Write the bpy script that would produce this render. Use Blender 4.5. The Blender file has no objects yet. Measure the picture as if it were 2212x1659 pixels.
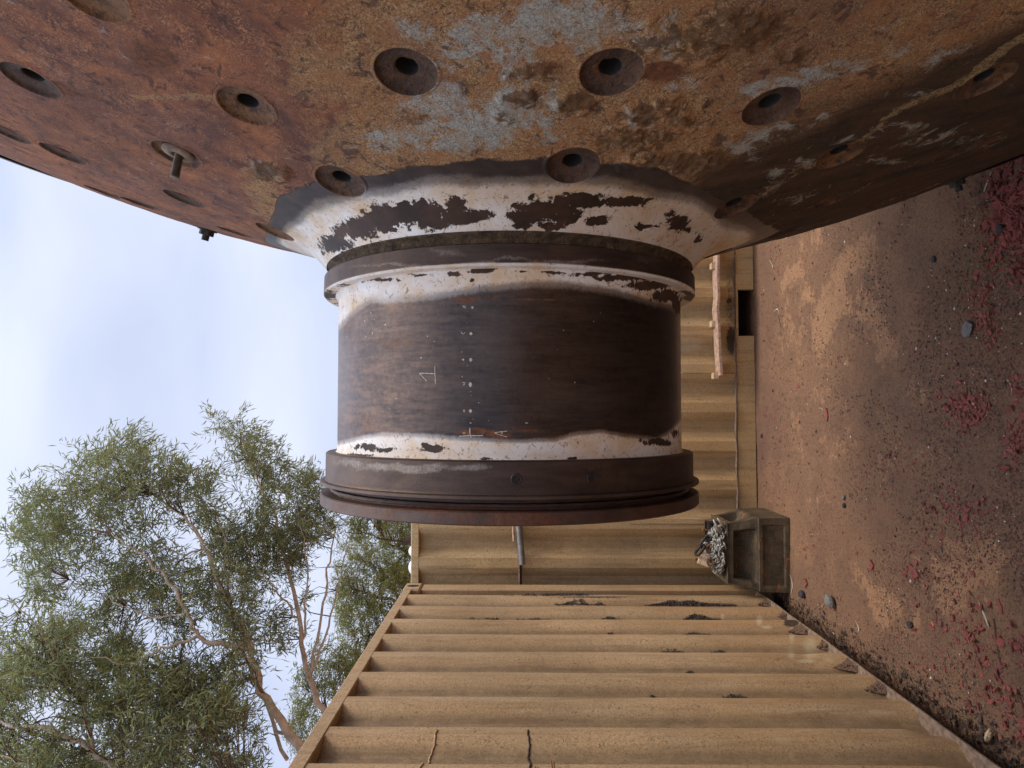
import bpy, math, random
import numpy as np
from mathutils import Vector, Matrix

# ------------------------------------------------------------------ camera, sky, sun, exposure
scene = bpy.context.scene
F_PX = 1525.0                      # focal length in pixels of a 2212 px wide picture
EYE = 1.80
_Y = np.array([(1116 - 1106) / F_PX, (897 - 829.5) / F_PX, 1.0]); _Y /= np.linalg.norm(_Y)
_Z = np.array([-1.0, 0, 0]); _Z -= _Z.dot(_Y) * _Y; _Z /= np.linalg.norm(_Z)
_X = np.array([0, -1.0, 0]); _X -= _X.dot(_Y) * _Y + _X.dot(_Z) * _Z; _X /= np.linalg.norm(_X)
RGT = Vector((_X[0], _Y[0], _Z[0])); DWN = Vector((_X[1], _Y[1], _Z[1])); FWD = Vector((_X[2], _Y[2], _Z[2]))
cam_d = bpy.data.cameras.new('camera'); cam = bpy.data.objects.new('camera', cam_d)
scene.collection.objects.link(cam)
cam_d.sensor_fit = 'HORIZONTAL'; cam_d.sensor_width = 36.0; cam_d.lens = F_PX / 2212 * 36.0
cam_d.clip_start = 0.05; cam_d.clip_end = 1500
M = Matrix((RGT, -DWN, -FWD)).transposed().to_4x4(); M.translation = Vector((0, 0, EYE))
cam.matrix_world = M
scene.camera = cam

world = bpy.data.worlds.new("World"); scene.world = world; world.use_nodes = True
wt = world.node_tree; wt.nodes.clear()
wo = wt.nodes.new('ShaderNodeOutputWorld'); bg = wt.nodes.new('ShaderNodeBackground')
sky = wt.nodes.new('ShaderNodeTexSky'); sky.sky_type = 'NISHITA'; sky.sun_disc = False
SUN_EL, SUN_AZ = math.radians(60), math.radians(98)
sky.sun_elevation = SUN_EL; sky.sun_rotation = SUN_AZ; sky.air_density = 1.0; sky.dust_density = 2.0
bg.inputs['Strength'].default_value = 0.10
tcw = wt.nodes.new('ShaderNodeTexCoord'); mpw = wt.nodes.new('ShaderNodeMapping')
mpw.inputs['Scale'].default_value = (1.0, 1.0, 2.2)
wt.links.new(tcw.outputs['Generated'], mpw.inputs['Vector'])
nzw = wt.nodes.new('ShaderNodeTexNoise'); nzw.inputs['Scale'].default_value = 2.3; nzw.inputs['Detail'].default_value = 5
nzw.inputs['Roughness'].default_value = 0.42; nzw.inputs['Distortion'].default_value = 0.25
wt.links.new(mpw.outputs[0], nzw.inputs['Vector'])
rpw = wt.nodes.new('ShaderNodeValToRGB')
rpw.color_ramp.elements[0].position = 0.34; rpw.color_ramp.elements[0].color = (3.6, 4.1, 5.65, 1)
rpw.color_ramp.elements[1].position = 0.66; rpw.color_ramp.elements[1].color = (5.3, 5.65, 6.7, 1)
wt.links.new(nzw.outputs[0], rpw.inputs[0])
mxw = wt.nodes.new('ShaderNodeMix'); mxw.data_type = 'RGBA'; mxw.inputs[0].default_value = 0.88
wt.links.new(sky.outputs[0], mxw.inputs[6]); wt.links.new(rpw.outputs[0], mxw.inputs[7])
# cloud deck thins and brightens towards the zenith, as overcast skies do
spw = wt.nodes.new('ShaderNodeSeparateXYZ'); wt.links.new(tcw.outputs['Generated'], spw.inputs[0])
mrw = wt.nodes.new('ShaderNodeMapRange'); mrw.interpolation_type = 'SMOOTHSTEP'
mrw.inputs[1].default_value = 0.5; mrw.inputs[2].default_value = 1.0; mrw.inputs[3].default_value = 1.0; mrw.inputs[4].default_value = 2.3
wt.links.new(spw.outputs[2], mrw.inputs[0])
vmw = wt.nodes.new('ShaderNodeVectorMath'); vmw.operation = 'SCALE'
wt.links.new(mxw.outputs[2], vmw.inputs[0]); wt.links.new(mrw.outputs[0], vmw.inputs['Scale'])
wt.links.new(vmw.outputs[0], bg.inputs['Color']); wt.links.new(bg.outputs[0], wo.inputs['Surface'])

sun_d = bpy.data.lights.new('sun', 'SUN'); sun_d.energy = 1.5; sun_d.angle = math.radians(22)
sun_d.color = (1.0, 0.90, 0.76)
sun = bpy.data.objects.new('sun', sun_d); scene.collection.objects.link(sun)
_sd = Vector((math.sin(SUN_AZ) * math.cos(SUN_EL), math.cos(SUN_AZ) * math.cos(SUN_EL), math.sin(SUN_EL)))
sun.rotation_euler = _sd.to_track_quat('Z', 'Y').to_euler(); sun.location = (0, 0, 30)

vs = scene.view_settings
vs.view_transform = 'Standard'; vs.look = 'None'; vs.gamma = 1.0; vs.exposure = 0.75
vs.use_curve_mapping = False

rng = np.random.default_rng(7); random.seed(7)
PI = math.pi

# ------------------------------------------------------------------ helpers
def link(o, parent=None):
    scene.collection.objects.link(o)
    if parent is not None: o.parent = parent
    return o

def tag(o, label=None, cat=None, group=None, kind=None):
    if label: o['label'] = label
    if cat: o['category'] = cat
    if group: o['group'] = group
    if kind: o['kind'] = kind
    return o

def empty(name, loc=(0, 0, 0), label=None, cat=None, group=None, rz=0):
    o = bpy.data.objects.new(name, None); o.empty_display_size = 0.1
    o.location = loc; o.rotation_euler = (0, 0, rz)
    return tag(link(o), label, cat, group)

def ray(px, py):
    """direction (per metre of world Y) of a photograph point"""
    c = np.array([(px - 1106) / F_PX, (py - 829.5) / F_PX, 1.0])
    d = np.array([c @ _X, c @ _Y, c @ _Z]); return d / d[1]
def at(px, py, Y):
    d = ray(px, py) * Y; return Vector((d[0], Y, EYE + d[2]))
def at_ground(px, py, z=0.0):
    d = ray(px, py); Y = (z - EYE) / d[2]; return Vector((d[0] * Y, Y, z))
def project(P):
    P = np.asarray(P, float); q = P - np.array([0, 0, EYE])
    c = q[..., 0:1] * _X + q[..., 1:2] * _Y + q[..., 2:3] * _Z
    w = np.where(np.abs(c[..., 2]) < 1e-3, 1e-3, c[..., 2])
    return c[..., 0] / w * F_PX + 1106, c[..., 1] / w * F_PX + 829.5

def mesh_np(name, V, Fq, mats, smooth=True, mat_idx=None):
    me = bpy.data.meshes.new(name)
    V = np.asarray(V, np.float32); Fq = np.asarray(Fq, np.int32)
    n = Fq.shape[1]
    me.vertices.add(len(V)); me.vertices.foreach_set('co', V.ravel())
    me.loops.add(Fq.size); me.loops.foreach_set('vertex_index', Fq.ravel())
    me.polygons.add(len(Fq)); me.polygons.foreach_set('loop_start', np.arange(len(Fq), dtype=np.int32) * n)
    me.polygons.foreach_set('loop_total', np.full(len(Fq), n, np.int32))
    if mat_idx is not None: me.polygons.foreach_set('material_index', np.asarray(mat_idx, np.int32))
    me.polygons.foreach_set('use_smooth', np.full(len(Fq), smooth, bool))
    for m in (mats if isinstance(mats, (list, tuple)) else [mats]): me.materials.append(m)
    me.update(calc_edges=True); me.validate()
    return me

class MB:
    """collects simple shapes into one mesh"""
    def __init__(s): s.v = []; s.f = []; s.m = []
    def add(s, v, f, mi=0):
        b = len(s.v); s.v += [tuple(p) for p in v]; s.f += [tuple(i + b for i in q) for q in f]; s.m += [mi] * len(f)
    def box(s, a, b, mi=0, ch=0.0):
        x0, y0, z0 = a; x1, y1, z1 = b
        if ch <= 0:
            s.add([(x0, y0, z0), (x1, y0, z0), (x1, y1, z0), (x0, y1, z0), (x0, y0, z1), (x1, y0, z1), (x1, y1, z1), (x0, y1, z1)],
                  [(0, 3, 2, 1), (4, 5, 6, 7), (0, 1, 5, 4), (1, 2, 6, 5), (2, 3, 7, 6), (3, 0, 4, 7)], mi)
        else:
            c = ch; P = []
            for (z, i) in ((z0, c), (z0 + c, 0), (z1 - c, 0), (z1, c)):
                P += [(x0 + i + c, y0 + i, z), (x1 - i - c, y0 + i, z), (x1 - i, y0 + i + c, z), (x1 - i, y1 - i - c, z),
                      (x1 - i - c, y1 - i, z), (x0 + i + c, y1 - i, z), (x0 + i, y1 - i - c, z), (x0 + i, y0 + i + c, z)]
            f = [tuple(range(7, -1, -1)), tuple(range(24, 32))]
            for k in range(3):
                for j in range(8):
                    a_, b_ = k * 8 + j, k * 8 + (j + 1) % 8
                    f.append((a_, b_, b_ + 8, a_ + 8))
            s.add(P, f, mi)
    def tube(s, pts, rad, n=8, mi=0, caps=True):
        pts = [Vector(p) for p in pts]; k = len(pts)
        if not hasattr(rad, '__len__'): rad = [rad] * k
        up = Vector((0, 0, 1)); V = []; prev = None
        for i, p in enumerate(pts):
            t = (pts[min(i + 1, k - 1)] - pts[max(i - 1, 0)])
            if t.length < 1e-9: t = Vector((0, 0, 1))
            t.normalize()
            if prev is None:
                a = t.cross(up) if abs(t.dot(up)) < .9 else t.cross(Vector((1, 0, 0)))
            else:
                a = prev - t * prev.dot(t)
            a.normalize(); prev = a; b = t.cross(a)
            for j in range(n):
                an = 2 * PI * j / n; V.append(p + (a * math.cos(an) + b * math.sin(an)) * rad[i])
        f = []
        for i in range(k - 1):
            for j in range(n):
                f.append((i * n + j, i * n + (j + 1) % n, (i + 1) * n + (j + 1) % n, (i + 1) * n + j))
        if caps:
            f.append(tuple(range(n - 1, -1, -1))); f.append(tuple((k - 1) * n + j for j in range(n)))
        s.add(V, f, mi)
    def build(s, name, mats, parent=None, smooth=False, loc=None, kind=None):
        me = bpy.data.meshes.new(name); me.from_pydata(s.v, [], s.f)
        for m in (mats if isinstance(mats, (list, tuple)) else [mats]): me.materials.append(m)
        me.polygons.foreach_set('material_index', s.m)
        me.polygons.foreach_set('use_smooth', [smooth] * len(s.f)); me.update()
        o = link(bpy.data.objects.new(name, me), parent)
        if loc is not None: o.location = loc
        if kind: o['kind'] = kind
        return o

def bevel(o, w=0.004, seg=2):
    b = o.modifiers.new('bevel', 'BEVEL'); b.width = w; b.segments = seg; b.limit_method = 'ANGLE'; b.angle_limit = math.radians(35)
    return o

# numpy value noise -----------------------------------------------------------
_tab = rng.random((64, 64, 64)).astype(np.float32)
def vnoise(p):
    p = np.asarray(p, np.float32); i = np.floor(p).astype(int); f = p - i; f = f * f * (3 - 2 * f); i &= 63; j = (i + 1) & 63
    x, y, z = f[..., 0], f[..., 1], f[..., 2]
    def g(a, b, c): return _tab[a, b, c]
    c00 = g(i[..., 0], i[..., 1], i[..., 2]) * (1 - x) + g(j[..., 0], i[..., 1], i[..., 2]) * x
    c10 = g(i[..., 0], j[..., 1], i[..., 2]) * (1 - x) + g(j[..., 0], j[..., 1], i[..., 2]) * x
    c01 = g(i[..., 0], i[..., 1], j[..., 2]) * (1 - x) + g(j[..., 0], i[..., 1], j[..., 2]) * x
    c11 = g(i[..., 0], j[..., 1], j[..., 2]) * (1 - x) + g(j[..., 0], j[..., 1], j[..., 2]) * x
    return (c00 * (1 - y) + c10 * y) * (1 - z) + (c01 * (1 - y) + c11 * y) * z
def fbm(p, o=4, r=0.5):
    p = np.asarray(p, np.float32); s = 0; a = 1; t = 0
    for k in range(o): s = s + a * vnoise(p * 2 ** k + 7.3 * k); t += a; a *= r
    return s / t
def sstep(a, b, x):
    t = np.clip((x - a) / (b - a), 0, 1); return t * t * (3 - 2 * t)
def lin(c):
    return tuple(((v / 255) / 12.92 if v / 255 <= 0.04045 else ((v / 255 + 0.055) / 1.055) ** 2.4) for v in c) + (1.0,)

# ------------------------------------------------------------------ node helper
class NT:
    def __init__(s, name):
        s.mat = bpy.data.materials.new(name); s.mat.use_nodes = True
        s.t = s.mat.node_tree; s.t.nodes.clear()
        s.out = s.t.nodes.new('ShaderNodeOutputMaterial'); s.b = s.t.nodes.new('ShaderNodeBsdfPrincipled')
        s.t.links.new(s.b.outputs[0], s.out.inputs[0]); s._oc = None
    def put(s, sock, v):
        if isinstance(v, bpy.types.NodeSocket): s.t.links.new(v, sock)
        elif v is not None:
            if hasattr(v, '__len__') and len(v) == 3 and sock.type == 'RGBA': v = tuple(v) + (1,)
            sock.default_value = v
    @property
    def obj(s):
        if s._oc is None: s._oc = s.t.nodes.new('ShaderNodeTexCoord').outputs['Object']
        return s._oc
    def map(s, scale=(1, 1, 1), loc=(0, 0, 0), vec=None, rot=(0, 0, 0)):
        m = s.t.nodes.new('ShaderNodeMapping'); m.inputs['Scale'].default_value = scale; m.inputs['Location'].default_value = loc
        m.inputs['Rotation'].default_value = rot
        s.t.links.new(vec or s.obj, m.inputs[0]); return m.outputs[0]
    def noise(s, scale, detail=4, rough=0.5, dist=0, vec=None, color=False):
        n = s.t.nodes.new('ShaderNodeTexNoise'); s.t.links.new(vec or s.obj, n.inputs['Vector'])
        n.inputs['Scale'].default_value = scale; n.inputs['Detail'].default_value = detail
        n.inputs['Roughness'].default_value = rough; n.inputs['Distortion'].default_value = dist
        return n.outputs[1 if color else 0]
    def vor(s, scale, vec=None, feature='F1', out='Distance', rnd=1):
        n = s.t.nodes.new('ShaderNodeTexVoronoi'); n.feature = feature; s.t.links.new(vec or s.obj, n.inputs['Vector'])
        n.inputs['Scale'].default_value = scale; n.inputs['Randomness'].default_value = rnd; return n.outputs[out]
    def ramp(s, fac, stops, interp='LINEAR'):
        r = s.t.nodes.new('ShaderNodeValToRGB'); cr = r.color_ramp; cr.interpolation = interp
        while len(cr.elements) < len(stops): cr.elements.new(0.5)
        for e, (p, c) in zip(cr.elements, stops):
            e.position = p; e.color = c if hasattr(c, '__len__') else (c, c, c, 1)
        s.put(r.inputs[0], fac); return r.outputs[0]
    def step(s, fac, a, b): return s.ramp(fac, [(a, 0.0), (b, 1.0)])
    def mix(s, fac, a, b, mode='MIX'):
        m = s.t.nodes.new('ShaderNodeMix'); m.data_type = 'RGBA'; m.blend_type = mode
        s.put(m.inputs[0], fac); s.put(m.inputs[6], a); s.put(m.inputs[7], b); return m.outputs[2]
    def m(s, op, a, b=None, clamp=False):
        n = s.t.nodes.new('ShaderNodeMath'); n.operation = op; n.use_clamp = clamp
        s.put(n.inputs[0], a)
        if b is not None: s.put(n.inputs[1], b)
        return n.outputs[0]
    def attr(s, name):
        a = s.t.nodes.new('ShaderNodeAttribute'); a.attribute_name = name
        sp = s.t.nodes.new('ShaderNodeSeparateColor'); s.t.links.new(a.outputs['Color'], sp.inputs[0])
        return sp.outputs[0], sp.outputs[1], sp.outputs[2], a.outputs['Alpha']
    def thr(s, mask, nz, k=0.6, w=0.06):
        """ragged edge: mask + (noise-.5)*k around .5"""
        v = s.m('ADD', mask, s.m('MULTIPLY', s.m('SUBTRACT', nz, 0.5), k))
        return s.step(v, 0.5 - w, 0.5 + w)
    def bump(s, h, dist=0.01, strength=1.0, normal=None):
        b = s.t.nodes.new('ShaderNodeBump'); b.inputs['Distance'].default_value = dist; b.inputs['Strength'].default_value = strength
        s.put(b.inputs['Height'], h)
        if normal is not None: s.t.links.new(normal, b.inputs['Normal'])
        return b.outputs[0]
    def done(s, color, rough=0.8, metal=0.0, normal=None, spec=None):
        s.put(s.b.inputs['Base Color'], color); s.put(s.b.inputs['Roughness'], rough); s.put(s.b.inputs['Metallic'], metal)
        if normal is not None: s.t.links.new(normal, s.b.inputs['Normal'])
        if spec is not None: s.put(s.b.inputs['Specular IOR Level'], spec)
        return s.mat

def plain(name, c, rough=0.8, metal=0.0, var=0.35, scale=30, bump=0.002):
    n = NT(name); nz = n.noise(scale, 5, 0.6); nb = n.noise(scale * 4, 3, 0.6)
    dark = tuple(v * (1 - var) for v in c[:3]); lite = tuple(min(1, v * (1 + var)) for v in c[:3])
    col = n.mix(n.step(nz, 0.3, 0.7), dark, lite)
    return n.done(col, rough, metal, n.bump(nb, bump, 0.8))

# ------------------------------------------------------------------ materials
def mat_ground():
    n = NT('dirt_ground'); 
    big = n.noise(1.1, 6, 0.65, 0.6); mid = n.noise(6, 8, 0.72, 0.5); fine = n.noise(60, 6, 0.8); gr = n.noise(190, 4, 0.8)
    mb = n.noise(2.3, 5, 0.6, 0.3, n.map(loc=(3, 8, 0)))
    base = n.mix(n.step(mid, 0.3, 0.7), (0.215, 0.122, 0.075, 1), (0.335, 0.187, 0.108, 1))
    base = n.mix(n.m('MULTIPLY', n.thr(big, mb, 0.9, 0.2), 0.5), base, (0.42, 0.232, 0.118, 1))
    grey = n.thr(n.noise(1.6, 4, 0.6, 0.4, n.map(loc=(11, 2, 0))), fine, 0.35, 0.12)
    base = n.mix(n.m('MULTIPLY', grey, 0.35), base, (0.19, 0.12, 0.085, 1))
    a, b_, c_, d_ = n.attr('gm')
    base = n.mix(n.m('MULTIPLY', n.thr(a, n.noise(22, 7, .75, .4), 1.6, 0.12), 0.7), base, (0.54, 0.30, 0.155, 1))     # dry tan dust
    base = n.mix(n.m('MULTIPLY', n.thr(b_, mid, 0.8, 0.22), 0.5), base, (0.18, 0.115, 0.076, 1))    # damp grey brown
    base = n.mix(n.m('MULTIPLY', n.thr(c_, fine, 0.8, 0.1), 0.35), base, (0.22, 0.115, 0.08, 1))       # reddish grit
    sp = n.vor(130); spc = n.vor(130, out='Color')
    sep = n.t.nodes.new('ShaderNodeSeparateColor'); n.t.links.new(spc, sep.inputs[0])
    pale = n.m('MULTIPLY', n.ramp(sp, [(0.16, 1.0), (0.24, 0.0)]), n.step(sep.outputs[0], 0.86, 0.88))
    base = n.mix(n.m('MULTIPLY', pale, .6), base, (0.42, 0.34, 0.26, 1))
    dk = n.m('MULTIPLY', n.ramp(n.vor(75), [(0.14, 1.0), (0.24, 0.0)]), 0.6)
    base = n.mix(dk, base, (0.04, 0.024, 0.018, 1))
    base = n.mix(n.m('MULTIPLY', n.step(fine, .47, .60), 0.55), base, n.mix(0.5, base, (0.02, 0.012, 0.01, 1)))
    base = n.mix(n.m('MULTIPLY', n.step(gr, .52, .64), 0.35), base, (0.36, 0.25, 0.17, 1))
    h = n.m('ADD', n.m('MULTIPLY', fine, 0.6), n.m('ADD', n.m('MULTIPLY', gr, 0.25), n.m('MULTIPLY', n.ramp(n.vor(75), [(0, 1.0), (0.3, 0.0)]), .35)))
    return n.done(base, 0.92, 0, n.bump(h, 0.02, 1.0), spec=0.2)

def mat_container(name, hue=(0.46, 0.30, 0.135), dirt=1.0):
    n = NT(name)
    big = n.noise(1.3, 5, 0.6, 0.3); vert = n.noise(3.0, 5, 0.6, 0.2, n.map(scale=(3, 3, 0.5)))
    fine = n.noise(60, 4, 0.65); sp = n.vor(95); sp2 = n.noise(38, 3, 0.7, 1.0)
    z = n.t.nodes.new('ShaderNodeSeparateXYZ'); n.t.links.new(n.obj, z.inputs[0]); zz = z.outputs[2]
    c0 = tuple(v for v in hue)
    base = n.mix(n.step(big, 0.3, 0.72), tuple(v * 0.70 for v in c0), tuple(v * 1.14 for v in c0))
    lowd = n.ramp(n.m('ADD', zz, n.m('MULTIPLY', n.m('SUBTRACT', vert, .5), 1.6)), [(0.45, 1.0), (1.0, 0.0)])
    base = n.mix(n.m('MULTIPLY', lowd, 0.5), base, tuple(v * k for v, k in zip(c0, (.80, .68, .52))))
    base = n.mix(n.m('MULTIPLY', n.step(vert, 0.45, 0.75), 0.45), base, (0.56, 0.44, 0.28, 1))
    dusty = n.m('MULTIPLY', n.step(n.m('ADD', zz, n.m('MULTIPLY', big, 0.8)), 1.2, 2.4), 0.85)
    base = n.mix(dusty, base, (0.37, 0.305, 0.235, 1))                                   # grey film that rain leaves up high
    sx = n.map(scale=(1, 1, 0.35), vec=n.obj)
    pits = n.m('MULTIPLY', n.ramp(n.noise(75, 4, 0.75, 1.5), [(0.565, 0.0), (0.63, 1.0)]), n.step(n.noise(2.1, 3, 0.5, 0.3, n.map(loc=(4, 4, 1))), 0.30, 0.52))
    base = n.mix(n.m('MULTIPLY', n.step(n.noise(120, 5, .8), .44, .60), 0.48 * dirt), base, (0.17, 0.12, 0.078, 1))
    base = n.mix(n.m('MULTIPLY', pits, 0.8 * dirt), base, (0.085, 0.055, 0.034, 1))
    dots = n.m('MULTIPLY', n.ramp(n.vor(34), [(0.09, 1.0), (0.15, 0.0)]), n.step(sp2, 0.5, 0.6))
    base = n.mix(n.m('MULTIPLY', dots, 0.8), base, (0.05, 0.038, 0.03, 1))
    rub = n.m('MULTIPLY', 0.6, n.ramp(n.noise(7, 5, 0.75, 1.2, n.map(scale=(1, 1, .6), loc=(2, 7, 3))), [(0.66, 0.0), (0.72, 1.0)]))
    scr = n.ramp(n.noise(5, 6, .8, .3, n.map(scale=(1, 14, 1.5), loc=(3, 3, 8))), [(0.64, 0.0), (0.67, 1.0)])
    base = n.mix(n.m('MULTIPLY', scr, .35), base, (0.62, 0.52, 0.36, 1))
    runs = n.step(n.noise(6, 6, .7, .2, n.map(scale=(4, 4, .25), loc=(0, 5, 0))), .5, .68)
    base = n.mix(n.m('MULTIPLY', runs, .5), base, (0.22, 0.13, 0.065, 1))
    base = n.mix(n.m('MULTIPLY', rub, 0.5), base, (0.60, 0.53, 0.40, 1))
    a, b_, c_, d_ = n.attr('cm')
    base = n.mix(n.m('MULTIPLY', n.thr(a, n.noise(45, 4, 0.7), 0.9, 0.12), 0.9), base, (0.035, 0.03, 0.027, 1))     # stains, and the shade painted under the bar
    base = n.mix(n.m('MULTIPLY', n.thr(b_, n.noise(30, 4, 0.7), 0.9, 0.25), 0.55), base, (0.66, 0.55, 0.36, 1))      # rubs
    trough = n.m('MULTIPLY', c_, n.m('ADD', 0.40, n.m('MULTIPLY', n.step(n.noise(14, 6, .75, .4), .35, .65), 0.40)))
    base = n.mix(trough, base, (0.155, 0.11, 0.068, 1))                                  # dirt held in the troughs, plus painted-in shading that sets off the ribs
    h = n.m('ADD', n.m('MULTIPLY', fine, 0.3), n.m('MULTIPLY', n.noise(4, 3, 0.5), 0.6))
    return n.done(base, 0.75, 0, n.bump(h, 0.006, 0.7), spec=0.2)

def mill_common(n):
    w, heat, flake, blue = n.attr('mA'); rust, crust, streak_shade, tan = n.attr('mB')
    return w, heat, flake, blue, rust, crust, streak_shade, tan

def mat_mill(name, kind):
    n = NT(name); w, heat, flake, blue, rust, crust, streak_shade, tan = mill_common(n)
    rag = n.noise(26, 7, 0.72, 0.5); ragf = n.noise(80, 5, 0.7, 0.4); fine = n.noise(210, 4, 0.7)
    mid = n.noise(9, 6, 0.65, 0.6); big = n.noise(3, 4, 0.55, 0.4)
    worm = n.noise(120, 5, 0.75, 2.2)
    # --- rust body
    if kind == 'head':
        redb = n.mix(n.step(mid, 0.36, 0.62), (0.115, 0.046, 0.030, 1), (0.34, 0.122, 0.048, 1))
        redb = n.mix(n.m('MULTIPLY', n.step(n.noise(4.5, 5, .65, .6, n.map(loc=(7, 2, 5))), .44, .62), .6), redb, (0.16, 0.078, 0.062, 1))
        redb = n.mix(n.m('MULTIPLY', n.m('MULTIPLY', n.step(worm, 0.48, 0.60), n.step(rag, .38, .62)), 0.9), redb, (0.58, 0.265, 0.11, 1))
        och = n.mix(n.step(worm, 0.42, 0.62), (0.17, 0.082, 0.034, 1), (0.58, 0.36, 0.165, 1))
        och = n.mix(n.m('MULTIPLY', n.step(rag, .46, .60), .6), och, (0.38, 0.155, 0.055, 1))
        body = n.mix(n.thr(tan, rag, 0.9, 0.10), redb, och)
        dkp = n.ramp(n.noise(30, 7, 0.75, 0.8, n.map(loc=(5, 1, 2))), [(0.55, 0.0), (0.60, 1.0)])
        body = n.mix(n.m('MULTIPLY', dkp, 0.75), body, (0.060, 0.030, 0.024, 1))
        body = n.mix(n.m('MULTIPLY', n.step(n.noise(2.2, 5, .65, .8, n.map(loc=(2, 8, 1))), .5, .62), .35), body, (0.10, 0.055, 0.048, 1))
        # streaked lower body: grease and wash marks along z, underside shade painted in
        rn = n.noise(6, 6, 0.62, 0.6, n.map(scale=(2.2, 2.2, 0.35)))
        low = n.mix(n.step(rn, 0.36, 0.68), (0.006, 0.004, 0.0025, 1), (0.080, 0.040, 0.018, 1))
        body = n.mix(n.m('MULTIPLY', n.thr(streak_shade, rn, 0.7, 0.2), 0.9), body, low)
        bl = n.mix(n.step(worm, 0.36, 0.58), (0.17, 0.115, 0.07, 1), (0.47, 0.50, 0.45, 1))
        bl = n.mix(n.m('MULTIPLY', n.step(n.noise(20, 6, .7, .5, n.map(loc=(1, 6, 2))), .5, .62), .55), bl, (0.40, 0.29, 0.17, 1))
        bn = n.noise(17, 9, 0.78, 0.8)
        body = n.mix(n.m('MULTIPLY', n.thr(blue, bn, 3.4, 0.16), 0.9), body, bl)
        crc = n.mix(n.step(ragf, 0.35, 0.7), (0.055, 0.030, 0.015, 1), (0.22, 0.115, 0.045, 1))
        body = n.mix(n.m('MULTIPLY', n.thr(crust, n.noise(30, 8, .75, .6), 2.4, 0.06), 0.85), body, crc)
        ht = n.mix(n.step(n.noise(14, 5, 0.6, 0.5), 0.35, 0.7), (0.045, 0.032, 0.028, 1), (0.10, 0.072, 0.058, 1))
    elif kind == 'barrel':
        circ = n.noise(10, 7, 0.7, 0.2, n.map(scale=(7, 1, 1)))
        body = n.mix(n.step(circ, 0.36, 0.66), (0.036, 0.029, 0.028, 1), (0.074, 0.061, 0.058, 1))
        body = n.mix(n.m('MULTIPLY', n.thr(n.noise(7, 5, .6, .4, n.map(loc=(3, 3, 3))), ragf, .6, .12), 0.4), body, (0.115, 0.085, 0.065, 1))
        body = n.mix(n.m('MULTIPLY', n.step(ragf, 0.55, 0.72), 0.35), body, (0.03, 0.022, 0.02, 1))
        ht = body
        cr_, cg_, cb_, ca_ = n.attr('mC')
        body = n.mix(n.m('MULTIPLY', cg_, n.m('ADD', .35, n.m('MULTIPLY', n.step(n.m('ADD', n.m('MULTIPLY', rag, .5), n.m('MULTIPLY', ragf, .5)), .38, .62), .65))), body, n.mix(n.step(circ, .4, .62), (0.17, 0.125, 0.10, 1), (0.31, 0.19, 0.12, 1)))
    else:
        circ = n.noise(7, 6, 0.65, 0.2, n.map(scale=(6, 1, 1)))
        body = n.mix(n.step(circ, 0.3, 0.7), (0.040, 0.028, 0.024, 1), (0.090, 0.062, 0.050, 1))
        cr_, cg_, cb_, ca_ = n.attr('mC')
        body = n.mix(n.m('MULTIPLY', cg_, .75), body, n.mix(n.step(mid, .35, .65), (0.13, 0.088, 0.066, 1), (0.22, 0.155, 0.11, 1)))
        body = n.mix(n.m('MULTIPLY', n.step(mid, 0.5, 0.7), 0.5), body, (0.14, 0.085, 0.055, 1))
        ht = body
    ro = n.mix(n.step(ragf, 0.35, 0.7), (0.08, 0.030, 0.015, 1), ((0.15, 0.066, 0.036, 1) if kind == 'flange' else (0.25, 0.095, 0.036, 1)))
    body = n.mix(n.thr(rust, n.m('ADD', n.m('MULTIPLY', rag, .5), n.m('MULTIPLY', fine, .5)), 1.3, 0.12), body, ro)
    hm = n.thr(heat, ragf, 0.5, 0.08); body = n.mix(hm, body, ht)
    # --- white residue ring with stains, also the pale sheen painted on collar and flange
    wc = n.mix(n.step(n.noise(6, 7, 0.68, 0.5, n.map(scale=(1.2, 1, 1))), 0.42, 0.66), (0.80, 0.76, 0.70, 1), (0.68, 0.48, 0.27, 1))
    wc = n.mix(n.m('MULTIPLY', n.ramp(n.noise(70, 5, .75, 1.2), [(0.575, 0.0), (0.62, 1.0)]), 0.75), wc, (0.22, 0.12, 0.05, 1))
    wv = n.m('ADD', w, n.m('MULTIPLY', n.m('SUBTRACT', n.m('ADD', n.m('MULTIPLY', fine, .5), n.m('MULTIPLY', rag, .5)), 0.5), 0.55))
    ws = n.ramp(wv, [(0.16, 0.0), (0.42, 0.30), (0.72, 1.0)], 'EASE')
    body = n.mix(ws, body, wc)
    fl = n.thr(flake, n.m('ADD', n.m('MULTIPLY', n.noise(34, 8, .72, .3), .6), n.m('MULTIPLY', ragf, .4)), 3.4, 0.03)
    flc = n.mix(n.step(mid, 0.4, 0.65), (0.036, 0.022, 0.014, 1), (0.085, 0.042, 0.026, 1))
    body = n.mix(fl, body, flc)
    if kind == 'head':
        cr_, cg_, cb_, ca_ = n.attr('mC')
        body = n.mix(n.m('MULTIPLY', n.thr(cr_, ragf, 1.3, 0.06), 0.85), body, n.mix(n.step(fine, .4, .6), (0.13, 0.08, 0.035, 1), (0.46, 0.34, 0.16, 1)))
    # specks of grit
    if kind == 'barrel':
        spk = n.m('MULTIPLY', n.ramp(n.vor(42), [(0.045, 1.0), (0.065, 0.0)]), n.step(n.noise(3, 2, .5, 0, n.map(loc=(9, 9, 4))), .5, .56))
        body = n.mix(spk, body, (0.55, 0.52, 0.48, 1))
    else:
        spk = n.m('MULTIPLY', n.ramp(n.vor(70), [(0.08, 1.0), (0.16, 0.0)]), n.step(rag, .5, .6))
        body = n.mix(n.m('MULTIPLY', spk, .7), body, (0.035, 0.02, 0.014, 1))
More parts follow.
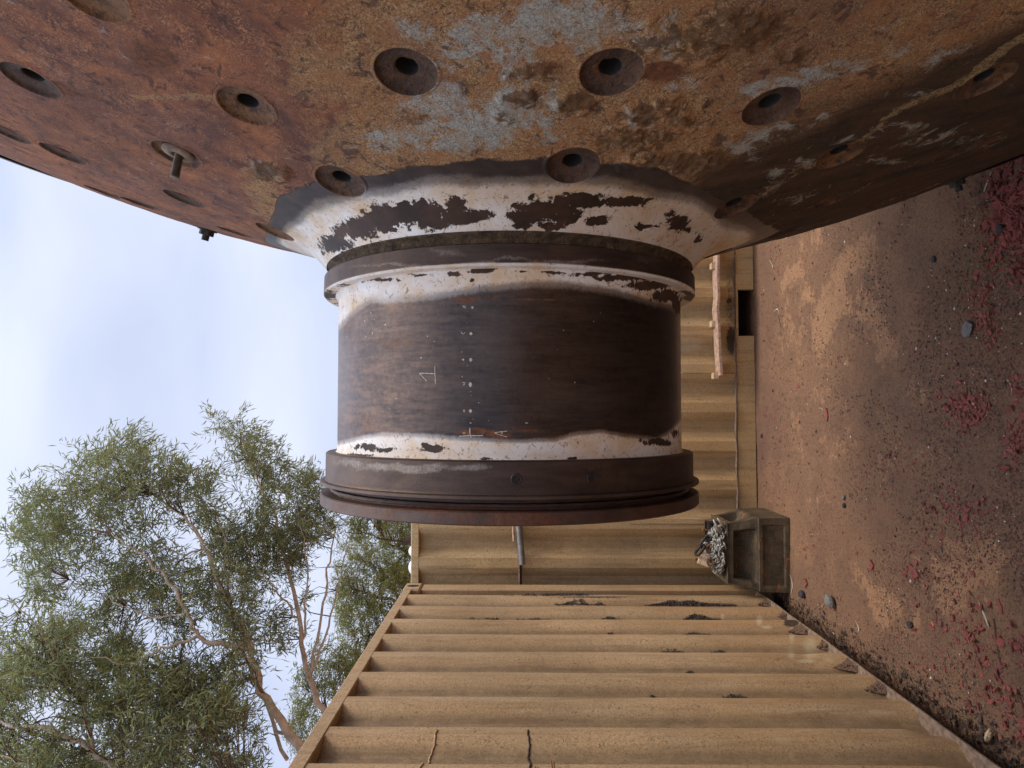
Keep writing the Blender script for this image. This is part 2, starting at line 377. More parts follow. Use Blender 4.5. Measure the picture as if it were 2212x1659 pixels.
    if kind == 'head':
        h = n.m('ADD', n.m('MULTIPLY', worm, 0.5), n.m('ADD', n.m('MULTIPLY', fine, 0.25), n.m('MULTIPLY', rag, 0.6)))
        h = n.m('MULTIPLY', h, n.m('SUBTRACT', 1.0, n.m('MULTIPLY', n.m('MAXIMUM', ws, hm), 0.8)))
        h = n.m('SUBTRACT', h, n.m('MULTIPLY', fl, 0.3))
        met = n.m('MULTIPLY', hm, 0.35); rg = n.m('SUBTRACT', 0.86, n.m('MULTIPLY', n.m('MULTIPLY', hm, 0.9), n.m('SUBTRACT', 0.75, n.m('MULTIPLY', ws, .4))))
        rg = n.m('MAXIMUM', rg, 0.42)
        nrm = n.bump(h, 0.006, 0.9)
    elif kind == 'barrel':
        h = n.m('SUBTRACT', n.m('MULTIPLY', fine, 0.2), n.m('MULTIPLY', fl, 0.4))
        dull = n.m('MAXIMUM', n.m('MAXIMUM', ws, fl), n.m('MULTIPLY', rust, .8)); met = n.m('SUBTRACT', 0.88, n.m('MULTIPLY', dull, 0.88)); rg = n.m('ADD', n.m('ADD', 0.22, n.m('MULTIPLY', rag, .22)), n.m('MULTIPLY', dull, 0.35))
        nrm = n.bump(h, 0.0025, 0.8)
    else:
        h = n.m('ADD', n.m('MULTIPLY', fine, 0.25), n.m('MULTIPLY', n.m('MULTIPLY', rust, rag), 0.8))
        met = n.m('SUBTRACT', 0.7, n.m('MULTIPLY', n.m('MAXIMUM', ws, rust), .6)); rg = n.m('ADD', 0.36, n.m('MULTIPLY', rag, 0.3)); nrm = n.bump(h, 0.004, 0.9)
    return n.done(body, rg, met, nrm, spec=0.4)

M_GROUND = mat_ground()
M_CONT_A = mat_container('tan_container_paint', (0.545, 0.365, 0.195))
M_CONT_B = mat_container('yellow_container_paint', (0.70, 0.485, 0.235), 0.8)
M_HEAD = mat_mill('rusted_head_steel', 'head')
M_BARREL = mat_mill('machined_barrel_steel', 'barrel')
M_FLANGE = mat_mill('browned_flange_steel', 'flange')
M_DARK = plain('greasy_dark_steel', (0.035, 0.026, 0.021), 0.55, 0.4, 0.4, 30)
M_SEAL = plain('dry_packing_grease', (0.13, 0.085, 0.045), 0.9, 0, 0.65, 45, 0.012)
M_BLACK = plain('black_bore', (0.010, 0.008, 0.007), 0.8, 0.0)
M_STUD = plain('weathered_thread_steel', (0.17, 0.125, 0.085), 0.5, 0.6, 0.35, 90)
M_CHALK = plain('chalk_line', (0.62, 0.56, 0.48), 0.95, 0, 0.2, 200)
M_GALV = plain('galvanised_pipe', (0.22, 0.215, 0.20), 0.45, 0.6, 0.3, 25)
M_PINK = plain('faded_red_oxide_bar', (0.46, 0.30, 0.205), 0.75, 0, 0.4, 40)
M_WOOD = plain('pale_splintered_wood', (0.56, 0.40, 0.23), 0.85, 0, 0.3, 60)
M_RUSTC = plain('rusted_edge', (0.22, 0.15, 0.10), 0.85, 0, 0.5, 40)
M_CHAIN = plain('zinc_chain', (0.34, 0.325, 0.285), 0.55, 0.45, 0.35, 40)
M_OLDCHAIN = plain('dark_shackle_iron', (0.045, 0.038, 0.033), 0.55, 0.5, 0.4, 40)
M_SILVER = plain('bare_steel_clamp', (0.52, 0.49, 0.44), 0.4, 0.7, 0.25, 40)
M_BRASS = plain('rust_stained_plate', (0.60, 0.44, 0.29), 0.6, 0.2, 0.35, 30)
M_RUSTY = plain('orange_rust', (0.24, 0.115, 0.05), 0.85, 0.1, 0.5, 60)
M_WHITE = plain('white_plastic', (0.72, 0.70, 0.66), 0.6, 0, 0.1, 20)
M_LEAFDRY = plain('bleached_leaf', (0.62, 0.53, 0.40), 0.8, 0, 0.25, 50)
M_STONE = plain('grey_stone', (0.19, 0.18, 0.165), 0.9, 0, 0.4, 60)
M_STONED = plain('dark_stone', (0.045, 0.043, 0.045), 0.8, 0, 0.4, 60)
M_ORANGE = plain('orange_flake', (0.55, 0.27, 0.11), 0.85, 0, 0.3, 50)
M_DIRT = plain('loose_brown_dirt', (0.15, 0.088, 0.055), 0.95, 0, 0.6, 120, 0.004)
M_LITTER = plain('shaded_dark_litter', (0.050, 0.033, 0.024), 0.95, 0, 0.6, 90, 0.004)  # dirt tone darkened to paint the contact shade under the sill
M_CRUMB = plain('grey_black_crumbs', (0.095, 0.078, 0.066), 0.95, 0, 0.5, 150, 0.003)
M_BARK = plain('smooth_gum_bark', (0.52, 0.43, 0.35), 0.8, 0, 0.35, 7, 0.004)
M_BARKD = plain('twig_bark', (0.115, 0.075, 0.05), 0.9, 0, 0.4, 12, 0.004)
def mat_chip():
    n = NT('red_oxide_chip'); oi = n.t.nodes.new('ShaderNodeObjectInfo')
    c = n.mix(n.step(n.noise(70, 4, .6), .35, .7), (0.23, 0.064, 0.052, 1), (0.43, 0.125, 0.10, 1))
    c = n.mix(n.m('MULTIPLY', oi.outputs['Random'], 0.45), c, (0.12, 0.05, 0.038, 1))
    return n.done(c, 0.8, 0, n.bump(n.noise(150, 3, .6), .002, .8), spec=.3)
M_CHIP = mat_chip()
def mat_leaf(name, a, b):
    n = NT(name); r, g, bb, al = n.attr('tint')
    c = n.mix(r, a, b); c = n.mix(n.m('MULTIPLY', n.step(g, .80, .95), .75), c, (0.36, 0.27, 0.07, 1))
    n.done(c, 0.5, 0, None, spec=.35)
    tr = n.t.nodes.new('ShaderNodeBsdfTranslucent'); n.put(tr.inputs[0], n.mix(0.5, c, (0.28, 0.34, 0.10, 1)))
    ms = n.t.nodes.new('ShaderNodeMixShader'); ms.inputs[0].default_value = 0.45
    n.t.links.new(n.b.outputs[0], ms.inputs[1]); n.t.links.new(tr.outputs[0], ms.inputs[2]); n.t.links.new(ms.outputs[0], n.out.inputs[0])
    return n.mat
M_LEAF = mat_leaf('gum_leaf', (0.14, 0.175, 0.075), (0.42, 0.45, 0.27))
M_LEAF2 = mat_leaf('wattle_leaf', (0.15, 0.19, 0.05), (0.40, 0.39, 0.13))
def mat_block():
    n = NT('greasy_cast_iron'); a = n.noise(9, 5, .65, .4); f = n.noise(120, 4, .7)
    c = n.mix(n.step(a, .35, .68), (0.050, 0.040, 0.024, 1), (0.15, 0.108, 0.064, 1))
    c = n.mix(n.m('MULTIPLY', n.step(f, .5, .7), .5), c, (0.27, 0.19, 0.12, 1))
    sx = n.t.nodes.new('ShaderNodeSeparateXYZ'); n.t.links.new(n.obj, sx.inputs[0])
    st = n.ramp(n.noise(13, 4, .7, .5, n.map(scale=(.5, 1, 3), loc=(1, 0, 5))), [(0.64, 0.0), (0.66, 1.0)])
    c = n.mix(n.m('MULTIPLY', st, .7), c, (0.50, 0.13, 0.045, 1))
    return n.done(c, 0.7, 0.1, n.bump(f, .006, .9), spec=.3)
M_BLOCK = mat_block()

# ------------------------------------------------------------------ ground
def ground_z(x, y):
    x = np.asarray(x, float); y = np.asarray(y, float)
    p = np.stack([x * 3, y * 3, x * 0], -1)
    z = (fbm(p, 3) - 0.5) * 0.012 + (fbm(p * 8, 3) - 0.5) * 0.008
    seam = 2.655 + 0.06 * (x + 0.1)
    near = (np.abs(x) < 4) & (y < 9) & (y > -4)
    z = np.where(near, z, z * 0.3)
    z = z - np.where((y < seam), 0.012, 0.0)
    d = np.abs(y - seam - 0.006)
    return z - 0.006 * np.exp(-(d / 0.012) ** 2)
def build_ground():
    xs = np.concatenate([-np.geomspace(400, 2.5, 26)[:-1], np.arange(-2.5, 2.3, 0.0095), np.geomspace(2.3, 400, 26)])
    ys = np.concatenate([-np.geomspace(400, .5, 22)[:-1] , np.arange(-.5, 2.2, 0.05), np.arange(2.2, 5.9, 0.0095), np.geomspace(5.9, 500, 26)])
    X, Yg = np.meshgrid(xs, ys); Z = ground_z(X, Yg)
    V = np.stack([X, Yg, Z], -1).reshape(-1, 3); nx = len(xs); ny = len(ys)
    i = np.arange(nx - 1)[None, :] + np.arange(ny - 1)[:, None] * nx
    Fq = np.stack([i, i + 1, i + 1 + nx, i + nx], -1).reshape(-1, 4)
    me = mesh_np('ground', V, Fq, M_GROUND)
    px, py = project(V); m = np.zeros((len(V), 4), np.float32); m[:, 3] = 1
    vis = (V[:, 1] > 1.5) & (V[:, 1] < 7) & (np.abs(V[:, 0]) < 3)
    _w = (fbm(V * np.array([2.6, 2.6, 1]), 5, .6) - .5) * 330; _w2 = (fbm(V * np.array([2.6, 2.6, 1]) + 40, 5, .6) - .5) * 420
    def blob(L):
        o = np.zeros(len(V))
        for (cx, cy, rx, ry, s) in L: o = np.maximum(o, s * np.clip(1.25 - np.hypot((px + _w - cx) / rx, (py + _w2 - cy) / ry), 0, 1))
        return o * vis
    m[:, 0] = blob([(1720, 620, 70, 120, .75), (1850, 620, 90, 110, .8), (1880, 780, 80, 110, .7), (1760, 760, 60, 110, .5), (1950, 1290, 70, 90, 1), (2090, 1250, 60, 70, 1), (1800, 960, 90, 90, .5), (1950, 1010, 80, 80, .4), (1760, 1100, 70, 80, .4)])
    m[:, 1] = blob([(2060, 600, 70, 130, .8), (2110, 720, 50, 140, .9), (2170, 700, 60, 200, .8), (1940, 900, 50, 60, .6), (1740, 700, 30, 80, .5), (2180, 1150, 40, 90, .6), (1700, 1400, 60, 80, .5), (1990, 1450, 120, 90, .55)])
    m[:, 2] = blob([(1660, 900, 35, 380, .9), (1760, 1250, 90, 90, .7), (2140, 1500, 90, 150, .7), (1950, 1420, 150, 80, .6), (2080, 900, 60, 70, .7)])
    ca = me.color_attributes.new('gm', 'FLOAT_COLOR', 'POINT'); ca.data.foreach_set('color', m.ravel())
    tag(link(bpy.data.objects.new('ground', me)), kind='structure')
build_ground()

# ------------------------------------------------------------------ corrugated containers
def corr_profile(u0, u1, edges_u, depth, flat=0.072, slope=0.068, period=0.29):
    """list of (u, inset); edges_u = one far edge of an outer flat. u runs from u0 to u1 (u0<u1)."""
    pts = []
    k0 = math.floor((u0 - edges_u) / period) - 1; k1 = math.ceil((u1 - edges_u) / period) + 1
    for k in range(k0, k1 + 1):
        e = edges_u + k * period
        pts += [(e - flat, 0.0), (e, 0.0), (e + slope, depth), (e + period - flat - slope, depth)]
    pts = [(u, d) for u, d in pts if u0 + 0.01 < u < u1 - 0.01]
    return [(u0, pts[0][1])] + pts + [(u1, pts[-1][1])]

def container(name, label, origin, axis_u, axis_n, length, width, height, mat, u_edge, rng_seed, stain_shade=None, dent=None, bottom=0.14, rail_inset=0.035, group=None):
    """origin: a bottom corner; axis_u along the long side; axis_n outward normal of that side"""
    U = Vector(axis_u); Nn = Vector(axis_n); Zv = Vector((0, 0, 1)); O = Vector(origin)
    root = empty(name, O, label, 'shipping container', group)
    def T(u, nrm, z): return U * u + Nn * nrm + Zv * z     # local to root
    prof = corr_profile(0.18, length - 0.18, u_edge, 0.046)
    us = []
    for (a, b) in zip(prof[:-1], prof[1:]):
        n = max(1, int((b[0] - a[0]) / 0.008))
        # small rounding of the press folds
        for i in range(n):
            t = i / n; us.append((a[0] + (b[0] - a[0]) * t, a[1] + (b[1] - a[1]) * t))
    us.append(prof[-1]); us = np.array(us); k = np.array([1, 2, 1]) / 4.
    trough0 = us[:, 1] / 0.046
    ins = us[:, 1].copy(); ins[1:-1] = np.convolve(ins, k, 'valid'); us[:, 1] = us[:, 1] * .75 + ins * .25
    zs = np.concatenate([np.linspace(bottom, 0.55, 34)[:-1], np.linspace(0.55, height - 0.055, 40)])
    Ug, Zg = np.meshgrid(us[:, 0], zs); Ig = np.tile(us[:, 1], (len(zs), 1))
    noise = (fbm(np.stack([Ug * 1.6, Zg * 1.6, Ug * 0 + rng_seed], -1), 2) - 0.5) * 0.009
    Ig = Ig - noise
    if dent is not None: Ig = Ig + dent(Ug, Zg)
    P = (O.x + U.x * Ug - Nn.x * Ig, O.y + U.y * Ug - Nn.y * Ig, Zg + O.z)
    V = np.stack([P[0] - O.x, P[1] - O.y, P[2] - O.z], -1).reshape(-1, 3)
    nx = len(us); i = np.arange(nx - 1)[None, :] + np.arange(len(zs) - 1)[:, None] * nx
    Fq = np.stack([i, i + 1, i + 1 + nx, i + nx], -1).reshape(-1, 4)
    me = mesh_np('side_panel', V, Fq, mat, False)
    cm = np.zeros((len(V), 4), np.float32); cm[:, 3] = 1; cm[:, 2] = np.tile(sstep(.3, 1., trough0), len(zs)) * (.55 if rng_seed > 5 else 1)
    if stain_shade is not None:
        px, py = project(V + np.array(O)); a, b = stain_shade(px, py, V + np.array(O)); cm[:, 0] = a; cm[:, 1] = b
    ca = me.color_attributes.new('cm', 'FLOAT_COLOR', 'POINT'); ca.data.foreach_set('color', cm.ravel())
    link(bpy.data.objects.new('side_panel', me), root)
    def bx(nm, a, b, ch=0.004, m=mat):
        mb = MB(); A = T(*a); B = T(*b)
        lo = [min(A[i], B[i]) for i in range(3)]; hi = [max(A[i], B[i]) for i in range(3)]
        mb.box(lo, hi, 0, ch); return mb.build(nm, m, root)
    # rails, posts, castings
    bx('top_rail', (0.178, -0.058, height - 0.060), (length - 0.178, 0.004, height - 0.002))
    bx('corner_post', (0.004, -0.16, 0.118), (0.150, -0.003, height - 0.118), 0.008)
    bx('corner_post', (length - 0.150, -0.16, 0.118), (length - 0.004, -0.003, height - 0.118), 0.008)
    for u in (0.0, length - 0.178):
        for z in (0.0, height - 0.118):
            for w in (0.006, -(width - 0.156)):
                mb = MB(); A = T(u, w, z); B = T(u + 0.178, w - 0.162, z + 0.118 + (0.006 if z > 1 else 0))
                lo = [min(A[i], B[i]) for i in range(3)]; hi = [max(A[i], B[i]) for i in range(3)]
                mb.box(lo, hi, 0, 0.012)
                c = mb.build('corner_casting', mat, root)
                if w > 0:
                    hb = MB(); cz = z + 0.062; ring = []
                    for j in range(24):
                        an = 2 * PI * j / 24; ring.append(T(u + 0.089 + 0.030 * math.cos(an), w + 0.0015, cz + 0.042 * math.sin(an)))
                    inn = [T(u + 0.089 + (math.cos(2 * PI * j / 24)) * 0.026, w - 0.03, cz + 0.038 * math.sin(2 * PI * j / 24)) for j in range(24)]
                    hb.add(ring + inn, [(j, (j + 1) % 24, 24 + (j + 1) % 24, 24 + j) for j in range(24)] + [tuple(range(24))], 0)
                    hb.build('twistlock_hole', M_BLACK, c)
    # back, ends, roof and floor (plain pressed sheets)
    bx('far_side_panel', (0.02, -width, 0.12), (length - 0.02, -width + 0.04, height - 0.05))
    bx('end_panel', (0.03, -width + 0.16, 0.10), (0.06, -0.16, height - 0.06))
    bx('end_panel', (length - 0.06, -width + 0.16, 0.10), (length - 0.03, -0.16, height - 0.06))
    bx('roof_panel', (0.05, -width + 0.02, height - 0.03), (length - 0.05, -0.061, height - 0.012))
    bx('floor_panel', (0.2, -width + 0.06, 0.13), (length - 0.2, -0.11, 0.165), 0.004, M_DARK)
    return root, T, bx

def soft(px, py, L):
    o = np.zeros(len(px))
    for (cx, cy, rx, ry, s) in L: o = np.maximum(o, s * np.clip(1.3 - np.hypot((px - cx) / rx, (py - cy) / ry), 0, 1))
    return o

# container A : recedes from the left of the camera, side faces +X; u measured from its far end towards the camera
A_END = 5.15
def stainA(px, py, W):
    a = soft(px, py, [(1710, 1345, 22, 14, .9), (1620, 1275, 60, 8, .7), (1240, 1262, 110, 5, .8), (1500, 1305, 110, 4, .9), (1280, 1290, 150, 4, .6), (1440, 1350, 12, 8, .4), (2140, 1480, 80, 40, .3)])
    b = soft(px, py, [(1640, 1340, 8, 14, .9), (1655, 1355, 20, 5, .7), (1750, 1400, 20, 30, .75), (1710, 1372, 7, 25, .8), (1740, 1428, 30, 5, .9), (1710, 1410, 12, 22, .7), (1790, 1425, 25, 6, .5), (1560, 1335, 6, 12, .8), (1900, 1540, 50, 10, .5), (1420, 1540, 30, 12, .4), (1180, 1450, 30, 14, .4), (1690, 1600, 50, 20, .35)])
    return a, b
def dentA(U_, Z_):
    d = 0.030 * np.exp(-((U_ - 2.33) / 0.09) ** 2) * sstep(0.32, 0.14, Z_)
    d += 0.034 * np.exp(-((U_ - 2.62) / 0.10) ** 2) * sstep(0.36, 0.14, Z_)
    d += 0.012 * np.exp(-((U_ - 1.55) / 0.10) ** 2 - ((Z_ - 0.33) / 0.09) ** 2)
    d += 0.010 * (vnoise(np.stack([U_ * 6, Z_ * 5, U_ * 0], -1)) - 0.5) * sstep(0.5, 0.15, Z_)
    return d
LA = 6.06
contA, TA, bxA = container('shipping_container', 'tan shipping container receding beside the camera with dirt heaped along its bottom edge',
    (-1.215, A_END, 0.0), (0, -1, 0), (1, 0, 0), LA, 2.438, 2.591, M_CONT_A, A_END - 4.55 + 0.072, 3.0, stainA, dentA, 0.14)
# ledge and sill under the panel
bxA('bottom_rail', (0.178, -0.16, 0.012), (LA - 0.178, -0.085, 0.132), 0.004)
def ledge():
    mb = MB(); n = 260; r = np.random.default_rng(5)
    V = []; F = []
    for i in range(n + 1):
        u = 0.178 + (LA - 0.356) * i / n
        w = 0.004 + 0.006 * (vnoise(np.array([[u * 5, 0.3, 9]]))[0] - .5)
        for (nn, zz) in ((-0.10, 0.1415), (w, 0.1415), (w, 0.1335), (-0.10, 0.1335)): V.append(TA(u, nn, zz))
    for i in range(n):
        for j in range(4): F.append((i * 4 + j, i * 4 + (j + 1) % 4, (i + 1) * 4 + (j + 1) % 4, (i + 1) * 4 + j))
    mb.add(V, F); mb.build('sill_edge', M_RUSTC, contA)
ledge()
# weld beads of the patch
def weld(z, u0, u1, dz):
    pts = []; n = 60
    prof = corr_profile(0.18, LA - 0.18, A_END - 4.55 + 0.072, 0.046)
    pu = np.array([p[0] for p in prof]); pd = np.array([p[1] for p in prof])
    for i in range(n + 1):
        u = u0 + (u1 - u0) * i / n; t = i / n
        zz = z + dz * t + 0.0012 * math.sin(i * 1.3) + 0.003 * math.sin(i * .37)
        ins = np.interp(u, pu, pd) + -(fbm(np.array([[u * 1.6, zz * 1.6, 3.0]]), 2)[0] - 0.5) * 0.009
        pts.append(TA(u, -ins + 0.001, zz))
    mb = MB(); mb.tube(pts, [0.0036 + 0.0008 * math.sin(i * 2.1) for i in range(n + 1)], 6)
    o = mb.build('weld_bead', M_CONT_A, contA, True); return o
weld(2.105, A_END - 2.78, A_END - 2.44, 0.035)
w2 = weld(1.755, A_END - 2.78, A_END - 2.44, 0.0); w2.data.materials[0] = M_DARK
for (px, py, Y, ln) in ((1205, 1657, 2.42, .05), (1170, 1662, 2.41, .04)):
    mb = MB(); p = at(px, py, Y) - contA.location; p.x = -0.02
    for s in (0, 0.008): mb.tube([p + Vector((0, s, s)), p + Vector((ln * .7, s + 0.012, s + 0.008)), p + Vector((ln * 1.3, s + 0.02, s + 0.014))], 0.0035, 6)
    mb.build('wire_stub', M_RUSTY, contA, True)

# dirt heaps lying on the sill inside the corrugation troughs
def heap(name, cu, width, hz, dep, mat, label, z0, k=260, up_taper=True):
    r = np.random.default_rng(int(cu * 1000)); V = []; F = []
    for i in range(k):
        t = r.random(); du = (r.random() - .5) * width * (1 - t * .9); zz = z0 + hz * t * r.random() ** .3
        nn = -0.034 + dep * (1 - t) * r.random(); s = 0.003 + 0.005 * r.random() ** 2
        c = TA(cu + du, nn, zz + s * .4); q = r.normal(size=(6, 3)) * .25
        base = np.array([[1, 0, 0], [-1, 0, 0], [0, 1, 0], [0, -1, 0], [0, 0, 1], [0, 0, -1]]) + q
        b = len(V); V += [(c.x + a[0] * s, c.y + a[1] * s, c.z + a[2] * s * .7) for a in base]
        for f in ((0, 2, 4), (2, 1, 4), (1, 3, 4), (3, 0, 4), (2, 0, 5), (1, 2, 5), (3, 1, 5), (0, 3, 5)): F.append(tuple(j + b for j in f))
    # body of the heap
    b = len(V); n = 12
    for i in range(n + 1):
        u = cu - width / 2 + width * i / n; hh = hz * (1 - abs(i / n * 2 - 1)) ** .8 * (.8 + .3 * r.random())
        V += [tuple(TA(u, -0.035 + dep, z0 + 0.001)), tuple(TA(u, -0.033, z0 + 0.002 + hh)), tuple(TA(u, -0.035, z0))]
    for i in range(n):
        for j in range(2): F.append((b + i * 3 + j, b + i * 3 + j + 1, b + i * 3 + j + 4, b + i * 3 + j + 3))
    me = bpy.data.meshes.new(name); me.from_pydata(V, [], F); me.materials.append(mat); me.update()
    o = link(bpy.data.objects.new(name, me)); o.location = contA.location
    return tag(o, label, 'dirt heap', 'dirt heaps on the sill of the tan container')
e0 = A_END - 4.55
for (kk, wd, hz, lab) in ((-0.0, 0.11, 0.075, 'farthest dark dirt heap in a trough of the tan container, next to the cast block'),
                       (1, 0.08, 0.05, 'low pinkish dirt heap in the tan container trough between two taller heaps'),
                       (2, 0.13, 0.10, 'tall brown dirt heap in a trough of the tan container'),
                       (3, 0.07, 0.055, 'narrow dirt heap against a rubbed trough of the tan container'),
                       (4, 0.14, 0.095, 'wide crumbly dirt heap in the tan container trough before the chalky arc'),
                       (5, 0.10, 0.085, 'steep dark dirt heap nearest the camera on the tan container sill')):
    u_trough = e0 + kk * 0.29 - 0.072 - 0.068 - 0.04
    heap('dirt_heap', u_trough, wd, hz, 0.034, M_DIRT, lab, 0.1415)
# crumbs clinging in the folds
def crumbs():
    r = np.random.default_rng(11); V = []; F = []
    L = [(1390, 1590, 4.55, 700), (1200, 1310, 4.55, 200), (1476, 1556, 4.26, 300), (1300, 1340, 4.26, 110), (1480, 1532, 3.97, 260), (1310, 1325, 3.97, 30),
         (1535, 1565, 3.68, 120), (1420, 1480, 3.68, 60), (1480, 1500, 3.39, 12), (1560, 1610, 3.10, 90), (1400, 1420, 3.10, 12), (1090, 1290, 4.86, 420), (1180, 1480, 4.80, 300), (1110, 1190, 4.26, 60), (1000, 1080, 4.26, 40)]
    _p = corr_profile(0.18, LA - 0.18, A_END - 4.55 + 0.072, 0.046); _pu = [q[0] for q in _p]; _pd = [q[1] for q in _p]
    for (x0, x1, Yk, n) in L:
        for i in range(int(n * 3.4)):
            t = r.random(); px = x0 + (x1 - x0) * t
            z = EYE + (1116 - px) / F_PX * Yk * 1.02
            hgt = float(vnoise(np.array([[px / 22., Yk * 3, 1.5]]))[0]) * 1.25 * math.sin(PI * t) ** .5; hgt = max(hgt - .28, 0.02) * 1.6
            if r.random() > hgt * 1.8 + .1: continue
            if Yk < 4.6: u = (A_END - Yk * 1.036) - r.random() ** 1.7 * 0.036 * hgt; nn = -float(np.interp(u, _pu, _pd)) + 0.002
            else: u = (A_END - Yk) + r.random() * 0.05; nn = -0.0 + 0.003 * r.random() if Yk > 4.84 else -0.034
            s = 0.0022 + 0.003 * r.random() ** 2
            if Yk < 4.6: nn += 0.0
            c = TA(u, nn + s * .5, z); q = r.normal(size=(4, 3)) * .9
            b = len(V); V += [(c.x + a[0] * s, c.y + a[1] * s, c.z + a[2] * s * 1.3) for a in q]
            F += [(b, b + 1, b + 2), (b, b + 2, b + 3), (b, b + 3, b + 1), (b + 1, b + 3, b + 2)]
    me = bpy.data.meshes.new('grit_crust'); me.from_pydata(V, [], F); me.materials.append(M_CRUMB); me.update()
    o = link(bpy.data.objects.new('grit_crust', me), contA); o['kind'] = 'stuff'
crumbs()

# container B : behind, faces the camera (normal -Y); u runs along +X
B_Y = 5.32; BX0 = -3.29
def stain_shadeB(px, py, W):
    a = soft(px, py, [(1576, 660, 16, 170, .44), (1580, 735, 14, 40, .95), (1575, 650, 10, 12, .7), (1590, 700, 5, 90, .6), (1588, 620, 5, 40, .6), (1450, 560, 10, 5, .3)])  # long first blob paints the bar's shade, the rest are stains
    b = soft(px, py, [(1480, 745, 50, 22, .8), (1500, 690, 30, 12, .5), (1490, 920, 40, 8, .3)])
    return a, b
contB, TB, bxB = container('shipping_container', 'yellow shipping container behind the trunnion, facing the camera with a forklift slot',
    (BX0, B_Y, 0.0), (1, 0, 0), (0, -1, 0), 6.06, 2.438, 2.591, M_CONT_B, (-1.03 - 0.034) - BX0 - 0.145 * 0, 8.0, stain_shadeB, None, 0.146)
PK = 0.775 - BX0; pk2 = PK - 2.06
def seg(u0, u1):
    bxB('bottom_rail', (u0, -0.045, 0.004), (u1, 0.0, 0.142), 0.003)
seg(0.178, pk2 - 0.176); seg(pk2 + 0.176, PK - 0.176); seg(PK + 0.176, 6.06 - 0.178)
for c in (pk2, PK):
    bxB('pocket_lip', (c - 0.176, -0.045, 0.124), (c + 0.176, 0.0, 0.142), 0.002)
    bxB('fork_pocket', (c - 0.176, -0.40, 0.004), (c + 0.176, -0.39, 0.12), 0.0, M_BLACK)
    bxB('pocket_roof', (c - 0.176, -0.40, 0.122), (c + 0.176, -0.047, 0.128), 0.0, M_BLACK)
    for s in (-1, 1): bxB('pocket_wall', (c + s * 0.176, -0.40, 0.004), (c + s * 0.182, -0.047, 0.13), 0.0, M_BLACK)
def lipB():
    V = []; F = []; mb = MB(); n = 160
    for i in range(n + 1):
        u = 1.2 + 4.4 * i / n; w = 0.010 + 0.006 * math.sin(u * 21.6); z = 0.145 + 0.010 * (vnoise(np.array([[u * 4, 1, 2]]))[0] - .5)
        for (nn, zz) in ((-0.04, z), (w, z), (w, z + .006), (-0.04, z + .006)): V.append(TB(u, nn, zz))
    for i in range(n):
        for j in range(4): F.append((i * 4 + j, i * 4 + (j + 1) % 4, (i + 1) * 4 + (j + 1) % 4, (i + 1) * 4 + j))
    mb.add(V, F); mb.build('sill_edge', M_RUSTC, contB)
lipB()
for (py, x0, x1) in ((806, 1475, 1588), (1132, 1360, 1590)):
    p0 = at(x0, py, B_Y - .004); p1 = at(x1, py, B_Y - .004)
    mb = MB(); mb.tube([Vector(p0) - contB.location, Vector(p1) - contB.location], 0.0022, 6); mb.build('sheet_seam', M_RUSTC, contB)
# flat bar across the panel
mb = MB()
pa = at(1118, 1137, B_Y - .01) - contB.location; pb = at(1124, 1262, B_Y - .01) - contB.location
for (z0, z1, y0, m_) in ((0.0, 0.012, -0.012, 0), (-0.016, 0.0, -0.002, 1)):
    q = [pb + Vector((-.15, y0, z0)), pa + Vector((.45, y0, z0)), pa + Vector((.45, y0, z1)), pb + Vector((-.15, y0, z1))]
    q2 = [v + Vector((0, .02, 0)) for v in q]
    mb.add(q + q2, [(0, 1, 2, 3), (7, 6, 5, 4), (0, 4, 5, 1), (3, 2, 6, 7), (1, 5, 6, 2), (0, 3, 7, 4)], m_)
mb.build('joint_bar', [M_PINK, M_DARK], contB)
# two pipes resting on hooks welded to the container
def pipe_thing(name, lab, pts, r, mat):
    mb = MB(); root = empty(name, pts[0], lab, 'pipe'); o0 = Vector(pts[0])
    P = [Vector(p) - o0 for p in pts]
    mb.tube(P, r, 24, caps=False); b = [Vector(p) for p in P]; mb.tube(b[::-1], r * .82, 24, caps=False)
    d = (b[0] - b[-1]).normalized()
    # end rings
    for e in (b[0], b[-1]):
        V = []; a = d.cross(Vector((0, 0, 1))).normalized(); c = d.cross(a)
        for rr in (r, r * .82):
            for j in range(24): V.append(e + (a * math.cos(2 * PI * j / 24) + c * math.sin(2 * PI * j / 24)) * rr)
        mb.add(V, [(j, (j + 1) % 24, 24 + (j + 1) % 24, 24 + j) for j in range(24)])
    mb.build('pipe_wall', mat, root, True)
    for t in (.55, .9):
        hk = MB()
        c = b[0].lerp(b[-1], t); hk.tube([c + Vector((0, -r - .006, r * .6)), c + Vector((0, -r - .006, -r * .6)), c + Vector((0, -r * .3, -r - .008)), c + Vector((0, r, -r - .008)), Vector((c.x, B_Y - 0.0 - o0.y, c.z - r - .008))], 0.006, 8)
        hk.build('hook', M_DARK, root, True)
pipe_thing('pipe', 'grey galvanised pipe poking out from behind the trunnion in front of the yellow container', [at(1128.5, 1219, 5.16), at(1108, 980, 5.2)], 0.0235, M_GALV)
pipe_thing('pipe', 'thin copper-coloured tube lying above the thicker grey pipe', [at(1110, 1169, 5.22), at(1101, 985, 5.24)], 0.0085, M_PINK)
